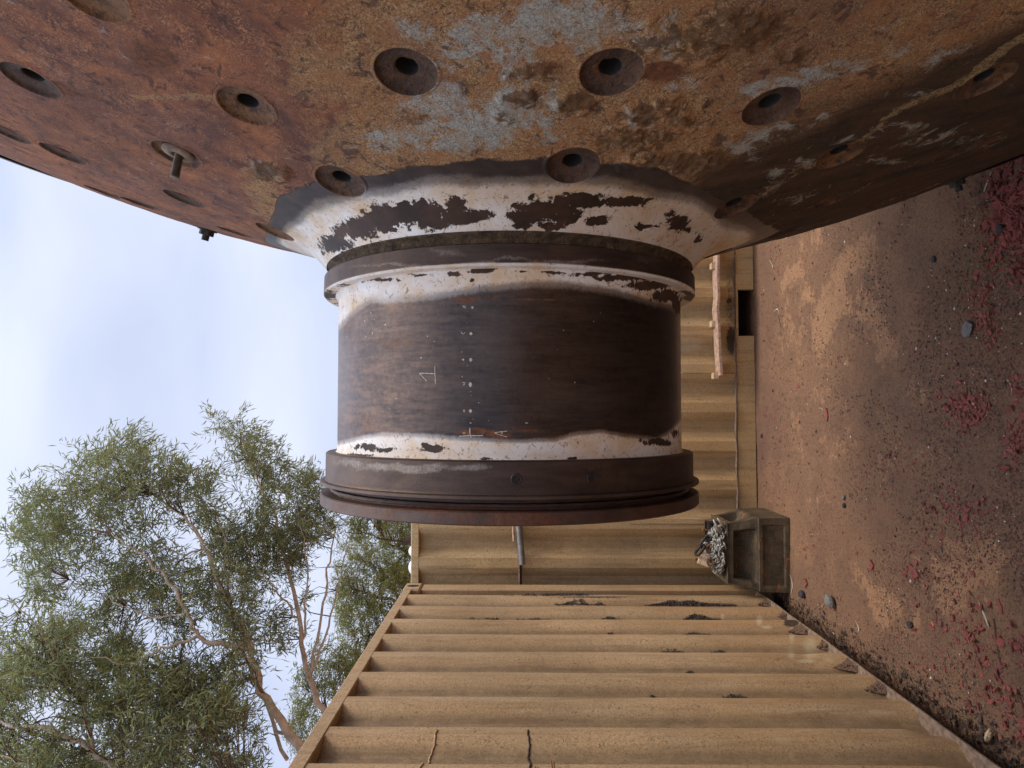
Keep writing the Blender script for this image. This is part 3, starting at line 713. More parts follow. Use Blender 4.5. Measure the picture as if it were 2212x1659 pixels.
# faded red bar leaning along the foot of container B
def bar():
    root = empty('fender_bar', at(1552, 575, 5.24), 'faded pinkish tan bar jutting like a ledge along the foot of the yellow container', 'bar'); o0 = root.location
    pts = [(1549, 470), (1550, 560), (1549, 600), (1551, 640), (1548, 668), (1551, 700), (1553, 760), (1557, 812)]
    V = []; F = []; mb = MB()
    for i, (x, y) in enumerate(pts):
        c = at(x, y, 5.245) - o0
        for (dy, dz) in ((-.030, -.012), (-.030, .012), (.072, .016), (.072, -.004)): V.append(c + Vector((0, dy, dz)))
    for i in range(len(pts) - 1):
        for j in range(4): F.append((i * 4 + j, i * 4 + (j + 1) % 4, (i + 1) * 4 + (j + 1) % 4, (i + 1) * 4 + j))
    F += [(3, 2, 1, 0), tuple((len(pts) - 1) * 4 + j for j in range(4))]
    mb.add(V, F); bevel(mb.build('flat_bar', M_PINK, root), .004)
    for (x, y, h) in ((1545, 575, .10), (1549, 812, .05), (1545, 700, .0)):
        c = at(x, y, 5.28) - o0; m2 = MB(); m2.box(c + Vector((-.024, -.02, -.01)), c + Vector((.024, .036, .034)), 0, .004); m2.build('packing_block', M_WOOD, root)
bar()
# white lumps on the roof of B
for (py, w) in ((1190, .10), (1225, .13)):
    p = at(889, py, 5.50); m2 = MB()
    nv = 20; V = []; F = []
    for i in range(7):
        a = i / 6 * PI / 2
        for j in range(nv): V.append((w / 2 * math.cos(a) * math.cos(2 * PI * j / nv), .06 * math.cos(a) * math.sin(2 * PI * j / nv), .055 * math.sin(a)))
    for i in range(6):
        for j in range(nv): F.append((i * nv + j, i * nv + (j + 1) % nv, (i + 1) * nv + (j + 1) % nv, (i + 1) * nv + j))
    F.append(tuple(range(nv - 1, -1, -1)))
    m2.add(V, F); o = m2.build('roof_cap', M_WHITE, None, True, (p.x, p.y, 2.58))
    tag(o, 'white domed cap on the roof edge of the yellow container, %s' % ('nearer the trunnion' if py == 1190 else 'nearer the tan container'), 'cap', 'white caps on the container roof')

# ------------------------------------------------------------------ the mill end
MO = np.array([0.0, 2.0, EYE + 0.0198])
mill = empty('mill_end', MO, 'huge rusty mill end, a dished steel head with bolt holes and a thick short trunnion', 'mill end')
KN = np.array([.5, .65, .88, 1.17, 1.5, 1.9]); KX = np.array([0.43879792, 0.49515581, 0.57127927, 0.65662044, 0.77551539, 0.93660271])
def _spl():
    n = 6; h = np.diff(KN); A = np.zeros((n, n)); b = np.zeros(n); A[0, 0] = A[-1, -1] = 1; A[0, 1] = -1; A[-1, -2] = -1
    for i in range(1, n - 1):
        A[i, i - 1] = h[i - 1]; A[i, i] = 2 * (h[i - 1] + h[i]); A[i, i + 1] = h[i]
        b[i] = 6 * ((KX[i + 1] - KX[i]) / h[i] - (KX[i] - KX[i - 1]) / h[i - 1])
    return np.linalg.solve(A, b), h
_SM, _SH = _spl()
def headX(r):
    r = np.asarray(r, float); i = np.clip(np.searchsorted(KN, r) - 1, 0, 4); t = r - KN[i]; H = _SH[i]; m0 = _SM[i]; m1 = _SM[i + 1]
    x = KX[i] + t * ((KX[i + 1] - KX[i]) / H - H * (2 * m0 + m1) / 6) + t * t * m0 / 2 + t ** 3 * (m1 - m0) / (6 * H)
    # fillet into the neck
    f = np.clip((0.625 - r) / (0.625 - 0.506), 0, 1); x_end = 0.395
    xs = x * (1 - f ** 3.2) + (x_end) * f ** 3.2
    return xs
def head_pt(r, a):
    return np.stack([headX(r), -r * np.cos(a), r * np.sin(a)], -1)
RSPOT = 0.053
ring1 = [(0.6415, 33.2 + 45 * k) for k in range(8)]
ring2 = [(0.8704, 10.8 + 22.5 * k) for k in range(16)]
ring3 = [(1.137, a) for a in (33.8, 53.9, 75.2, 96, 117, 138, 159, 180, -54.7, -75, -96, -117, -138, -159)]
ring4 = [(1.258, 74.9), (1.258, 96), (1.258, -96)]
holes = ring1 + ring2 + ring3 + ring4
STUD = (0.8704, 10.8 + 45)
BOLTS = [(1.12, 111), (1.56, -104)]

def masks(P, part):
    """wear and painted shading masks of mill points P (mill space), from where the marks sit on the real thing"""
    n = len(P); px, py = project(P + MO); r = np.hypot(P[:, 1], P[:, 2]); phi = np.degrees(np.arctan2(P[:, 2], -P[:, 1]))
    front = sstep(125, 85, np.abs(phi))
    A = np.zeros((n, 4), np.float32); B = np.zeros((n, 4), np.float32); C = np.zeros((n, 4), np.float32)
    wx = ((fbm(P * 16, 5, .6) - .5) * 90 + (fbm(P * 60 + 9, 3) - .5) * 22); wy_ = ((fbm(P * 16 + 31, 5, .6) - .5) * 55 + (fbm(P * 60 + 19, 3) - .5) * 16)
    nz = fbm(P * 5, 4); nz2 = fbm(P * 14 + 3, 3)
    def S(L, wk=.5):
        o = np.zeros(n)
        for (cx, cy, rx, ry, s) in L:
            o = np.maximum(o, s * np.clip(1.4 - np.hypot((px + wx * wk - cx) / rx, (py + wy_ * wk - cy) / ry) * .9, 0, 1))
        return o
    if part == 'head':
        wy = np.interp(px, [560, 620, 680, 760, 860, 950, 1050, 1150, 1250, 1330, 1420, 1500, 1560, 1610, 1650], [600, 500, 455, 435, 425, 402, 400, 398, 398, 402, 425, 440, 478, 500, 545])
        wf = 0.5 + (py + wy_ * .25 - wy + 4) / 66 + (nz - .5) * .5
        wf = wf * front + (1 - front) * (0.5 + (0.60 - r) * 14)
        A[:, 0] = np.clip(wf, 0, 1)
        hy = np.interp(px, [540, 575, 600, 680, 740, 850, 1000, 1100, 1200, 1300, 1420, 1500, 1600, 1700], [640, 500, 430, 398, 388, 366, 350, 345, 346, 352, 365, 385, 430, 480])
        hf = 0.5 + (py + wy_ * .45 + wx * .12 - hy) / 26 - sstep(1380, 1620, px) * .9
        hf = hf * front + (1 - front) * (0.5 + (0.66 - r) * 14)
        A[:, 1] = np.clip(hf, 0, 1)
        fl = S([(722, 525, 34, 20, 1), (775, 495, 46, 24, 1), (845, 470, 58, 26, 1), (915, 464, 70, 30, 1), (1000, 466, 52, 18, 1), (985, 440, 30, 17, .95), (1045, 462, 24, 10, .9), (880, 440, 30, 10, .8),
                (1180, 452, 68, 20, 1), (1250, 436, 66, 14, 1), (1130, 470, 40, 14, 1), (1125, 488, 22, 9, .9), (1215, 470, 38, 14, .85), (1195, 490, 40, 8, .8), (1150, 425, 12, 9, .9), (1290, 480, 30, 10, .95), (1275, 425, 30, 7, .8), (1340, 437, 52, 12, .95), (1382, 430, 22, 5, .9),
                (1392, 489, 32, 6, .8), (1465, 482, 34, 18, 1), (1445, 462, 14, 10, .9), (1488, 497, 12, 9, .8), (1507, 516, 5, 12, .8), (700, 548, 10, 10, .5), (840, 500, 30, 7, .8)], .45)
        A[:, 2] = np.clip(fl, 0, 1)
        A[:, 3] = np.clip(S([(1010, 80, 110, 60, .66), (1100, 120, 120, 90, .56), (960, 230, 110, 60, .6), (1100, 240, 110, 70, .68), (980, 290, 130, 40, .7), (830, 300, 60, 30, .55), (1250, 60, 130, 70, .68), (1180, 60, 60, 60, .8),
                              (1640, 195, 50, 18, .66), (1700, 178, 60, 20, .7), (1765, 160, 60, 20, .66), (1840, 140, 50, 16, .58), (1600, 320, 36, 18, .66), (1650, 298, 44, 18, .64), (1710, 272, 44, 15, .6), (1765, 248, 40, 13, .55), (1660, 385, 30, 22, .58), (1740, 350, 34, 12, .5), (1860, 300, 60, 8, .5), (1950, 270, 60, 8, .45), (1900, 350, 70, 8, .45), (2000, 200, 80, 10, .45), (1480, 180, 70, 30, .5), (1380, 260, 60, 30, .48), (560, 360, 60, 30, .45), (900, 100, 80, 60, .5), (1420, 70, 80, 60, .5), (2000, 120, 120, 30, .4), (2050, 300, 120, 25, .42), (1700, 430, 70, 20, .35)]) * front * 1.12 - .12 + .06 * nz, 0, 1)
        B[:, 0] = np.clip(S([(330, 120, 70, 60, .62), (300, 320, 160, 40, .45), (150, 250, 120, 60, .45), (700, 60, 200, 70, .40), (900, 260, 60, 20, .5), (1180, 150, 60, 22, .6), (1440, 160, 60, 24, .55), (560, 160, 120, 60, .35), (80, 180, 80, 8, .6), (2100, 330, 120, 30, .4)]) + .15 * (nz2 - .5), 0, 1) * (1 - .9 * np.clip(hf, 0, 1))
        B[:, 1] = np.clip(S([(1130, 215, 40, 16, .85), (1240, 225, 50, 25, .8), (1480, 90, 130, 50, .62), (1600, 60, 120, 60, .7), (1420, 250, 120, 50, .55), (1350, 300, 110, 30, .6), (1480, 350, 110, 25, .75), (1150, 160, 70, 16, .7), (1300, 120, 60, 15, .4), (580, 375, 45, 22, .9), (1090, 250, 25, 14, .6), (1700, 120, 80, 40, .5)]) * front, 0, 1)
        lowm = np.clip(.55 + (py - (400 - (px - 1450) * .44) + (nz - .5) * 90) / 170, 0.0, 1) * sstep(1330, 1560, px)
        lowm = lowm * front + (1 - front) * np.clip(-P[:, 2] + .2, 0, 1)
        B[:, 2] = np.clip(lowm * 1.1, 0, .95)  # darker lower side: grease streaks with its shade painted in
        # tan / ochre zone
        B[:, 3] = np.clip(.5 + (px - 560) / 700 - np.clip((px - 1500) / 500, 0, 1) + S([(700, 130, 140, 70, .25), (560, 420, 50, 60, .4), (850, 330, 150, 50, .4), (380, 210, 150, 8, .7), (250, 370, 150, 8, .6)]) + .5 * (nz - .5) - .25, 0, 1)
        run_ = np.zeros(n); crustr = np.zeros(n)
        for (r0_, a0_) in holes:
            c_ = head_pt(np.array([r0_]), np.radians(np.array([a0_])))[0]
            dz_ = c_[2] - P[:, 2]; dy_ = np.abs(P[:, 1] - c_[1] + (nz2 - .5) * .03 - .06 * dz_)
            L_ = .12 + .16 * ((a0_ * 7.3) % 1.0)
            run_ = np.maximum(run_, sstep(.03, .05, dz_) * sstep(L_, L_ * .3, dz_) * sstep(.026, .008, dy_) * (r0_ < 1.2))
            d_ = np.linalg.norm(P - c_, axis=1); crustr = np.maximum(crustr, sstep(.085, .05, d_))
        B[:, 0] = np.clip(B[:, 0] + run_ * .34 * (1 - .6 * np.clip(hf, 0, 1)), 0, 1)
        B[:, 1] = np.clip(B[:, 1] + crustr * .18 * np.clip(nz2 * 2 - .4, 0, 1), 0, 1)
        # run mark, pale yellow, slanting across the lower head
        t = np.clip((px - 1600) / 612, 0, 1); ly = 450 - t * 360 + 10 * np.sin(px / 40)
        run = np.exp(-((py + wy_ * .35 - ly) / (9 + 9 * nz2)) ** 2) * (px > 1590) * (px < 2260) * np.clip(.2 + 1.0 * nz, 0, 1)
        C[:, 0] = np.clip(run * front * .95, 0, 1)
    elif part == 'barrel':
        ty = np.interp(px, [733, 760, 800, 870, 950, 1050, 1150, 1250, 1350, 1420, 1472], [700, 672, 640, 632, 625, 612, 603, 612, 628, 648, 672])
        by = np.interp(px, [733, 800, 900, 950, 1050, 1130, 1200, 1250, 1300, 1350, 1420, 1450, 1474], [962, 948, 948, 950, 955, 957, 955, 942, 938, 948, 955, 935, 905])
        wf = np.maximum(.5 + (ty + 5 - py) / 46, .5 + (py - by + 4) / 28) + (nz - .5) * .45
        cap = np.where(py < 800, np.interp(px, [730, 800, 1472], [.72, .85, 1]), 1)
        A[:, 0] = np.clip(wf, 0, cap)
        A[:, 2] = np.clip(S([(1040, 583, 40, 6, .75), (985, 590, 25, 5, .7), (900, 594, 30, 4, .7), (1130, 586, 20, 3, .9), (1190, 586, 30, 3.2, 1), (1270, 590, 60, 5, 1), (1340, 600, 60, 7, 1), (1400, 617, 45, 10, 1), (1440, 640, 35, 14, 1), (1465, 660, 14, 16, .9), (820, 606, 60, 4, .7), (1020, 603, 5, 5, .9),
                             (790, 965, 28, 8, .85), (830, 970, 26, 6, .85), (770, 985, 40, 5, .8), (850, 968, 12, 5, .7), (935, 970, 26, 7, 1), (915, 963, 10, 6, .9), (980, 993, 20, 3, .8), (1050, 994, 18, 3, .95), (1090, 994, 12, 3, .9), (1200, 993, 9, 3, .9), (1233, 992, 12, 4, 1), (1380, 990, 10, 2, .7), (1420, 955, 34, 9, .9), (1455, 935, 15, 10, .7)], .22), 0, 1)
        B[:, 0] = np.clip(S([(1010, 646, 40, 7, .72), (1060, 643, 16, 5, .5), (1125, 645, 38, 2.5, .8), (1180, 648, 30, 2, .7), (1020, 934, 45, 7, .68), (1075, 940, 40, 8, .72), (1130, 932, 60, 2.5, .66), (1240, 947, 120, 2.5, .72), (850, 740, 70, 22, .42), (780, 920, 50, 40, .40), (750, 680, 20, 60, .5), (990, 830, 8, 8, .5), (1100, 700, 80, 10, .3), (1250, 870, 80, 40, .33)]) + .12 * (nz2 - .5), 0, 1)
        C[:, 1] = np.clip(sstep(-6, 75, phi) * sstep(185, 120, phi) * .9 + .5 * (nz - .5), 0, 1)  # upper side lighter: dust tint that also paints in the skylit gradient
    elif part == 'flange':
        C[:, 1] = np.clip(sstep(-6, 75, phi) * .8 + .4 * (nz - .5), 0, 1)  # same lighter upper side, skylight painted into the tint
        # pale sheen painted into the colour beside the white, rust on the end plate
        A[:, 0] = np.clip(S([(880, 1012, 120, 11, .62), (1020, 1012, 60, 9, .5), (760, 1000, 40, 10, .45), (1290, 1010, 60, 8, .3), (1400, 560, 40, 14, .35), (1180, 563, 160, 6, .52), (960, 545, 60, 9, .42), (840, 575, 120, 5, .5), (1050, 565, 60, 5, .5)]) * .62, 0, .30)
        low = sstep(-.176, -.20, P[:, 0])
        B[:, 0] = np.clip(low * (.10 + .6 * nz) + S([(1140, 1125, 60, 10, .6), (950, 1095, 80, 8, .62), (1000, 545, 20, 4, .5), (800, 1060, 40, 20, .3)]) * .8, 0, 1)
        # white underside of the upper collar
        und = (P[:, 0] > .30) & (P[:, 0] < .325)
        A[:, 0] = np.where(und, .78 + .3 * (nz - .5), A[:, 0])
        A[:, 2] = np.where(und, np.clip(S([(720, 640, 25, 14, .8), (760, 618, 40, 6, .75), (1490, 640, 16, 8, .95), (1495, 652, 14, 3, .9), (1480, 630, 14, 3, .8)]), 0, 1), 0)
    return A, B, C
def set_masks(me, part):
    n = len(me.vertices); V = np.zeros(n * 3, np.float32); me.vertices.foreach_get('co', V); V = V.reshape(-1, 3).astype(float)
    A, B, C = masks(V, part)
    for nm, D_ in (('mA', A), ('mB', B), ('mC', C)):
        ca = me.color_attributes.new(nm, 'FLOAT_COLOR', 'POINT'); ca.data.foreach_set('color', D_.astype(np.float32).ravel())

def build_head():
    rs = np.concatenate([np.linspace(0.506, 0.62, 34)[:-1], np.arange(0.62, 1.32, 0.0048), np.arange(1.32, 1.815, 0.012)]); rs[-1] = 1.815
    an = np.radians(np.concatenate([np.arange(-130, 130, 0.27), np.arange(130, 230, 2.0)])); na = len(an)
    R, A = np.meshgrid(rs, an, indexing='ij'); P = head_pt(R.ravel(), A.ravel())
    # surface relief: crust, dents, flow ridges (towards the outside: -x mostly)
    dr = 1e-3; dX = (headX(R.ravel() + dr) - headX(R.ravel())) / dr; nl = np.sqrt(1 + dX ** 2)
    N = np.stack([-1 / nl, -dX / nl * np.cos(A.ravel()) * -1 * -1, dX / nl * np.sin(A.ravel())], -1)
    N[:, 1] = -dX / nl * np.cos(A.ravel())
    A_, B_, C_ = masks(P, 'head')
    rough = 1 - np.clip(A_[:, 1], 0, 1) * .9
    d = (fbm(P * 3, 3) - .5) * 0.010 * rough + (fbm(P * 22, 4) - .5) * 0.0035 * rough
    cr = sstep(.30, .62, B_[:, 1] + (fbm(P * 16, 4, .65) - .5) * 1.3)
    d += cr * (fbm(P * 45, 4, .6) ** 1.6) * 0.024
    P = P + N * d[:, None]
    # sink the sheet where the bolt sockets sit
    for (r0, a0) in holes + BOLTS:
        c = head_pt(np.array([r0]), np.radians(np.array([a0])))[0]
        dist = np.linalg.norm(P - c, axis=1); m = dist < 0.10
        flat = np.where(m, sstep(0.095, 0.06, dist), 0)
        # calm the relief round the socket so its lip sits flush
        P[m] -= N[m] * (d[m] * flat[m])[:, None]
        s = dist < RSPOT + 0.0015
        P[s] -= N[s] * 0.045
    P = P.reshape(len(rs), na, 3); V = P.reshape(-1, 3)
    i = np.arange(na)[None, :] + np.arange(len(rs) - 1)[:, None] * na; j = (np.arange(na)[None, :] + 1) % na + np.arange(len(rs) - 1)[:, None] * na
    Fq = np.stack([i, i + na, j + na, j], -1).reshape(-1, 4)
    me = mesh_np('head', V, Fq, M_HEAD); set_masks(me, 'head')
    # recompute masks from the undisturbed surface is not needed: relief is small
    link(bpy.data.objects.new('head', me), mill)
build_head()

def socket(r0, a0):
    a = math.radians(a0); c = Vector(head_pt(np.array([r0]), np.array([a]))[0])
    dX = float((headX(np.array([r0 + .002])) - headX(np.array([r0 - .002])))[0] / .004)
    n = Vector((-1, -dX * math.cos(a), dX * math.sin(a))).normalized()
    t = Vector((0, math.sin(a), math.cos(a))).normalized(); b = n.cross(t).normalized()
    prof = [(RSPOT + .0085, -.0010, 0), (RSPOT + .0035, .0012, 0), (RSPOT, .0014, 0), (RSPOT - .0015, -.0010, 1), (RSPOT - .003, -.0050, 1), (RSPOT * .72, -.0075, 1), (0.0235, -.0100, 1), (0.0195, -.0125, 1), (0.0185, -.018, 2), (0.0180, -.075, 2), (0.0, -.075, 2)]
    mb = MB(); nv = 48; V = []; F = []; mi = []
    for k, (rr, h, m_) in enumerate(prof):
        for j in range(nv):
            an = 2 * PI * j / nv; w = 1 + (.012 * math.sin(3 * an + a0) if k < 5 else .04 * math.sin(2 * an + a0) if k > 6 else 0)
            V.append(c + (t * math.cos(an) + b * math.sin(an)) * rr * w + n * h)
    for k in range(len(prof) - 1):
        for j in range(nv):
            F.append((k * nv + j, k * nv + (j + 1) % nv, (k + 1) * nv + (j + 1) % nv, (k + 1) * nv + j)); mi.append(prof[k + 1][2])
    mb.v = [tuple(v) for v in V]; mb.f = F; mb.m = mi
    o = mb.build('bolt_socket', [M_HEAD, M_SOCK, M_BLACK], mill, True); set_masks(o.data, 'head')
    return o, c, n, t, b
def mat_sock():
    n = NT('socket_face_steel'); a = n.noise(16, 7, .72, .8); f = n.noise(130, 4, .7); oi = n.t.nodes.new('ShaderNodeObjectInfo')
    c = n.mix(n.step(a, .35, .66), (0.048, 0.030, 0.024, 1), (0.135, 0.072, 0.040, 1))
    c = n.mix(n.m('MULTIPLY', n.step(f, .55, .7), .4), c, (0.20, 0.13, 0.08, 1))
    c = n.mix(n.m('MULTIPLY', n.thr(n.m('MULTIPLY', oi.outputs['Random'], .62), n.noise(24, 6, .7, .6), 1.6, .1), .8), c, (0.24, 0.115, 0.045, 1))
    c = n.mix(n.m('MULTIPLY', n.step(n.noise(40, 6, .75, 1.2, n.map(loc=(3, 1, 1))), .54, .6), .6), c, (0.028, 0.018, 0.014, 1))
    return n.done(c, .68, .15, n.bump(n.m('ADD', f, n.noise(40, 5, .7, .8)), .005, .9), spec=.35)
M_SOCK = mat_sock()
for (r0, a0) in holes + BOLTS:
    o, c, n_, t_, b_ = socket(r0, a0)
    if (r0, a0) == STUD:
        ax = (Vector((-1, 0, 0)) * .9 + n_ * .3 + Vector((0, 0, .12))).normalized()
        mb = MB(); pts = []; rad = []; L = .050; K = 40
        st = c - n_ * .03
        for i in range(K * 2):
            pts.append(st + ax * (L + .03) * i / (K * 2 - 1)); rad.append(.0098 if i % 2 else .0082)
        pts.append(st + ax * (L + .032)); rad.append(.0068)
        mb.tube(pts, rad, 20); so = mb.build('stud', M_STUD, mill, False)
        w = MB(); V = []; F = []
        for k, (rr, h) in enumerate(((.034, -.006), (.034, -.001), (.021, .003), (.012, .002), (.012, -.012))):
            for j in range(32): V.append(c + t_ * math.cos(2 * PI * j / 32) * rr + b_ * math.sin(2 * PI * j / 32) * rr * (1.0) + n_ * h)
        for k in range(4):
            for j in range(32): F.append((k * 32 + j, k * 32 + (j + 1) % 32, (k + 1) * 32 + (j + 1) % 32, (k + 1) * 32 + j))
        w.add(V, F); w.build('washer', M_RUSTC, mill, True)
    if (r0, a0) in BOLTS:
        mb = MB(); V = []; F = []
        for (rr, h0, h1, nn) in ((.032, -.006, .006, 32), (.025, .006, .022, 6), (.012, .022, .040, 20)):
            for (q, h) in ((rr, h0), (rr, h1)):
                pass
            P0 = [c + (t_ * math.cos(2 * PI * j / nn) + b_ * math.sin(2 * PI * j / nn)) * rr + n_ * h0 for j in range(nn)]
            P1 = [c + (t_ * math.cos(2 * PI * j / nn) + b_ * math.sin(2 * PI * j / nn)) * rr + n_ * h1 for j in range(nn)]
            mb.add(P0 + P1, [(j, (j + 1) % nn, nn + (j + 1) % nn, nn + j) for j in range(nn)] + [tuple(nn + j for j in range(nn))])
        mb.build('nut', M_OLDCHAIN, mill)

def lathe(name, prof, mat, part, nv=720, sub=0.004, wob=0.0):
    P = []
    for (a, b) in zip(prof[:-1], prof[1:]):
        L = math.hypot(b[0] - a[0], b[1] - a[1]); k = max(1, int(L / sub))
        for i in range(k): P.append((a[0] + (b[0] - a[0]) * i / k, a[1] + (b[1] - a[1]) * i / k))
    P.append(prof[-1]); P = np.array(P); an = np.linspace(0, 2 * PI, nv, endpoint=False)
    X = np.repeat(P[:, 0:1], nv, 1); R = np.repeat(P[:, 1:2], nv, 1)
    V = np.stack([X, -R * np.cos(an), R * np.sin(an)], -1)
    if wob > 0:
        Q = V.reshape(-1, 3); d = (fbm(Q * 30, 4) - .5) * wob; rr = np.hypot(Q[:, 1], Q[:, 2]); Q[:, 1] *= 1 + d / rr; Q[:, 2] *= 1 + d / rr; V = Q
    V = V.reshape(-1, 3)
    i = np.arange(nv)[None, :] + np.arange(len(P) - 1)[:, None] * nv; j = (np.arange(nv)[None, :] + 1) % nv + np.arange(len(P) - 1)[:, None] * nv
    me = mesh_np(name, V, np.stack([i, j, j + nv, i + nv], -1).reshape(-1, 4), mat); set_masks(me, part)
    o = link(bpy.data.objects.new(name, me), mill)
    m = me.polygons; me.set_sharp_from_angle(angle=math.radians(32)) if hasattr(me, 'set_sharp_from_angle') else None
    return o
# profiles run from the head side (+X) to the free end (-X)
lathe('seal_groove', [(.415, .5045), (.396, .5045), (.393, .4995), (.390, .492), (.385, .487), (.366, .486), (.360, .486)], M_SEAL, 'flange', 720, .0025, .012)
lathe('collar', [(.368, .46), (.368, .5065), (.3655, .511), (.322, .512), (.3185, .5085), (.3185, .462)], M_FLANGE, 'flange', 720, .004)
lathe('trunnion_barrel', [(.322, .486), (.3175, .480), (.313, .4755), (.307, .4733), (-.088, .4725), (-.094, .4745), (-.099, .480)], M_BARREL, 'barrel', 900, .0045)
lathe('end_flange', [(-.096, .462), (-.096, .498), (-.099, .502), (-.166, .5025), (-.1685, .5035), (-.1690, .514), (-.1705, .516), (-.1765, .5165), (-.178, .515), (-.178, .47)], M_FLANGE, 'flange', 720, .004)
lathe('end_recess', [(-.177, .478), (-.188, .478), (-.190, .488), (-.1955, .490), (-.197, .482), (-.204, .482)], M_FLANGE, 'flange', 540, .003, .004)
lathe('end_plate', [(-.202, .470), (-.202, .512), (-.2045, .5155), (-.229, .516), (-.232, .5125), (-.232, .36), (-.228, .355), (-.10, .355)], M_FLANGE, 'flange', 720, .005, .0012)
lathe('bore_lining', [(-.12, .352), (1.2, .352)], M_DARK, 'flange', 96, .1)
# rim flange and shell behind the head
lathe('rim_flange', [(.885, 1.79), (.885, 1.80), (.905, 1.815), (.99, 1.815), (.99, 1.70)], M_FLANGE, 'flange', 180, .05)
lathe('shell_plate', [(.97, 1.70), (2.6, 1.70), (2.6, .2)], M_HEAD, 'head', 180, .08)
# two lubrication holes in the end flange
def ray_cyl(px, py, R):
    d = ray(px, py); oy, oz = -MO[1], EYE - MO[2]
    a = 1 + d[2] ** 2; b = 2 * (oy + oz * d[2]); c = oy * oy + oz * oz - R * R
    t = (-b - math.sqrt(b * b - 4 * a * c)) / (2 * a)
    return Vector((d[0] * t, oy + t, oz + d[2] * t))
for (px, py) in ((1115, 1035), (1278, 1032)):
    c = ray_cyl(px, py, .5030); n_ = Vector((0, c.y, c.z)).normalized(); t_ = Vector((1, 0, 0)); b_ = n_.cross(t_)
    mb = MB(); V = []
    for (rr, h) in ((.0120, .0003), (.0100, .0014), (.0088, .0008), (.0084, -.004)):
        V += [c + (t_ * math.cos(2 * PI * j / 24) + b_ * math.sin(2 * PI * j / 24)) * rr + n_ * h for j in range(24)]
    F = [(k * 24 + j, k * 24 + (j + 1) % 24, (k + 1) * 24 + (j + 1) % 24, (k + 1) * 24 + j) for k in range(2) for j in range(24)]
    mb.add(V[:72], F, 0); mb.add([v + n_ * .0001 for v in V[48:72]], [tuple(range(24))], 1)
    mb.build('grease_hole', [M_FLANGE, M_BLACK], mill)

# chalk marks on the barrel (photo zoom coordinates -> photo px)
def chalk(strokes, name='chalk_mark', w=1.1, label=None):
    mb = MB()
    for st in strokes:
        pts = [ray_cyl(x, y, .4735) for x, y in st]
        P = []
        for a, b in zip(pts[:-1], pts[1:]):
            k = max(1, int((b - a).length / .004))
            P += [a.lerp(b, i / k) for i in range(k)]
        P.append(pts[-1]); V = []; F = []; hw = w * .00045
        for i, p in enumerate(P):
            tt = (P[min(i + 1, len(P) - 1)] - P[max(i - 1, 0)]).normalized(); nn = Vector((0, p.y, p.z)).normalized(); s = tt.cross(nn)
            ww = hw * (1 + .35 * math.sin(i * 2.3 + len(P)))
            for q, h in ((-1, 0), (-.5, .0007), (.5, .0007), (1, 0)): V.append(nn * (.4733 + h) + Vector((p.x, 0, 0)) + s * ww * q)
        for i in range(len(P) - 1):
            for j in range(3): F.append((i * 4 + j, i * 4 + j + 1, (i + 1) * 4 + j + 1, (i + 1) * 4 + j))
        mb.add(V, F)
    o = mb.build(name, M_CHALK, mill, True)
    if label: o['label'] = label
def z6(L): return [[(884.8 + x * .1667, 718.9 + y * .1667) for x, y in s] for s in L]
def z7(L): return [[(984.3 + x * .2036, 635.9 + y * .2036) for x, y in s] for s in L]
def ringpts(cx, cy, rx, ry, n=12): return [(cx + rx * math.cos(2 * PI * i / n), cy + ry * math.sin(2 * PI * i / n)) for i in range(n + 1)]
chalk(z6([[(328, 435), (330, 530), (337, 665)], [(328, 530), (125, 522)], [(130, 527), (175, 575), (222, 625)]]), w=2.3, label='large chalk figure 1')
chalk(z6([[(645, 1340), (760, 1332), (952, 1334)], [(783, 1230), (780, 1300), (800, 1335), (795, 1360)], [(690, 1299), (725, 1299)]]), w=2.3, label='chalk cross line')
chalk(z6([[(1100, 1295), (1180, 1283), (1262, 1273)], [(1105, 1300), (1180, 1325), (1262, 1350)], [(1202, 1285), (1192, 1318)]]), w=1.7, label='chalk letter A')
chalk(z7([[(75, 935), (100, 935), (97, 944), (88, 945), (100, 950), (98, 960), (76, 960)]]), w=1.9, label='chalk figure 3')
chalk(z7([[(80, 1228), (90, 1226), (98, 1230), (98, 1236), (80, 1245), (101, 1246)]]), w=1.9, label='chalk figure 2')
chalk(z7([[(90, 684), (62, 694), (90, 694)], [(78, 683), (78, 706), (90, 700)]]), w=1.7, label='chalk figure 4')
chalk(z7([[(60, 392), (66, 412), (82, 422), (98, 410), (98, 402)]]), w=1.7, label='chalk figure 5')
chalk(z7([[(85, 118), (78, 130), (86, 142), (104, 140), (108, 125), (98, 118), (96, 132)]]), w=1.9, label='chalk figure 6')
for (cx, cy, rx, ry) in ((158, 1237, 12, 13), (157, 957, 12, 22), (160, 694, 13, 15), (163, 416, 11, 12), (178, 138, 8, 8)):
    chalk(z7([ringpts(cx, cy, rx, ry), ringpts(cx, cy, rx * .5, ry * .5)]), 'chalk_dot', w=2.2)
for _st in ([(126, 755), (132, 757)], [(150, 1366), (172, 1363)], [(115, 298), (121, 299)], [(66, 868), (74, 880)]): chalk(z7([_st]), 'chalk_dot', w=1.7)
chalk(z6([[(1500, 1168), (1535, 1170)]]), 'chalk_dot', w=2.2)

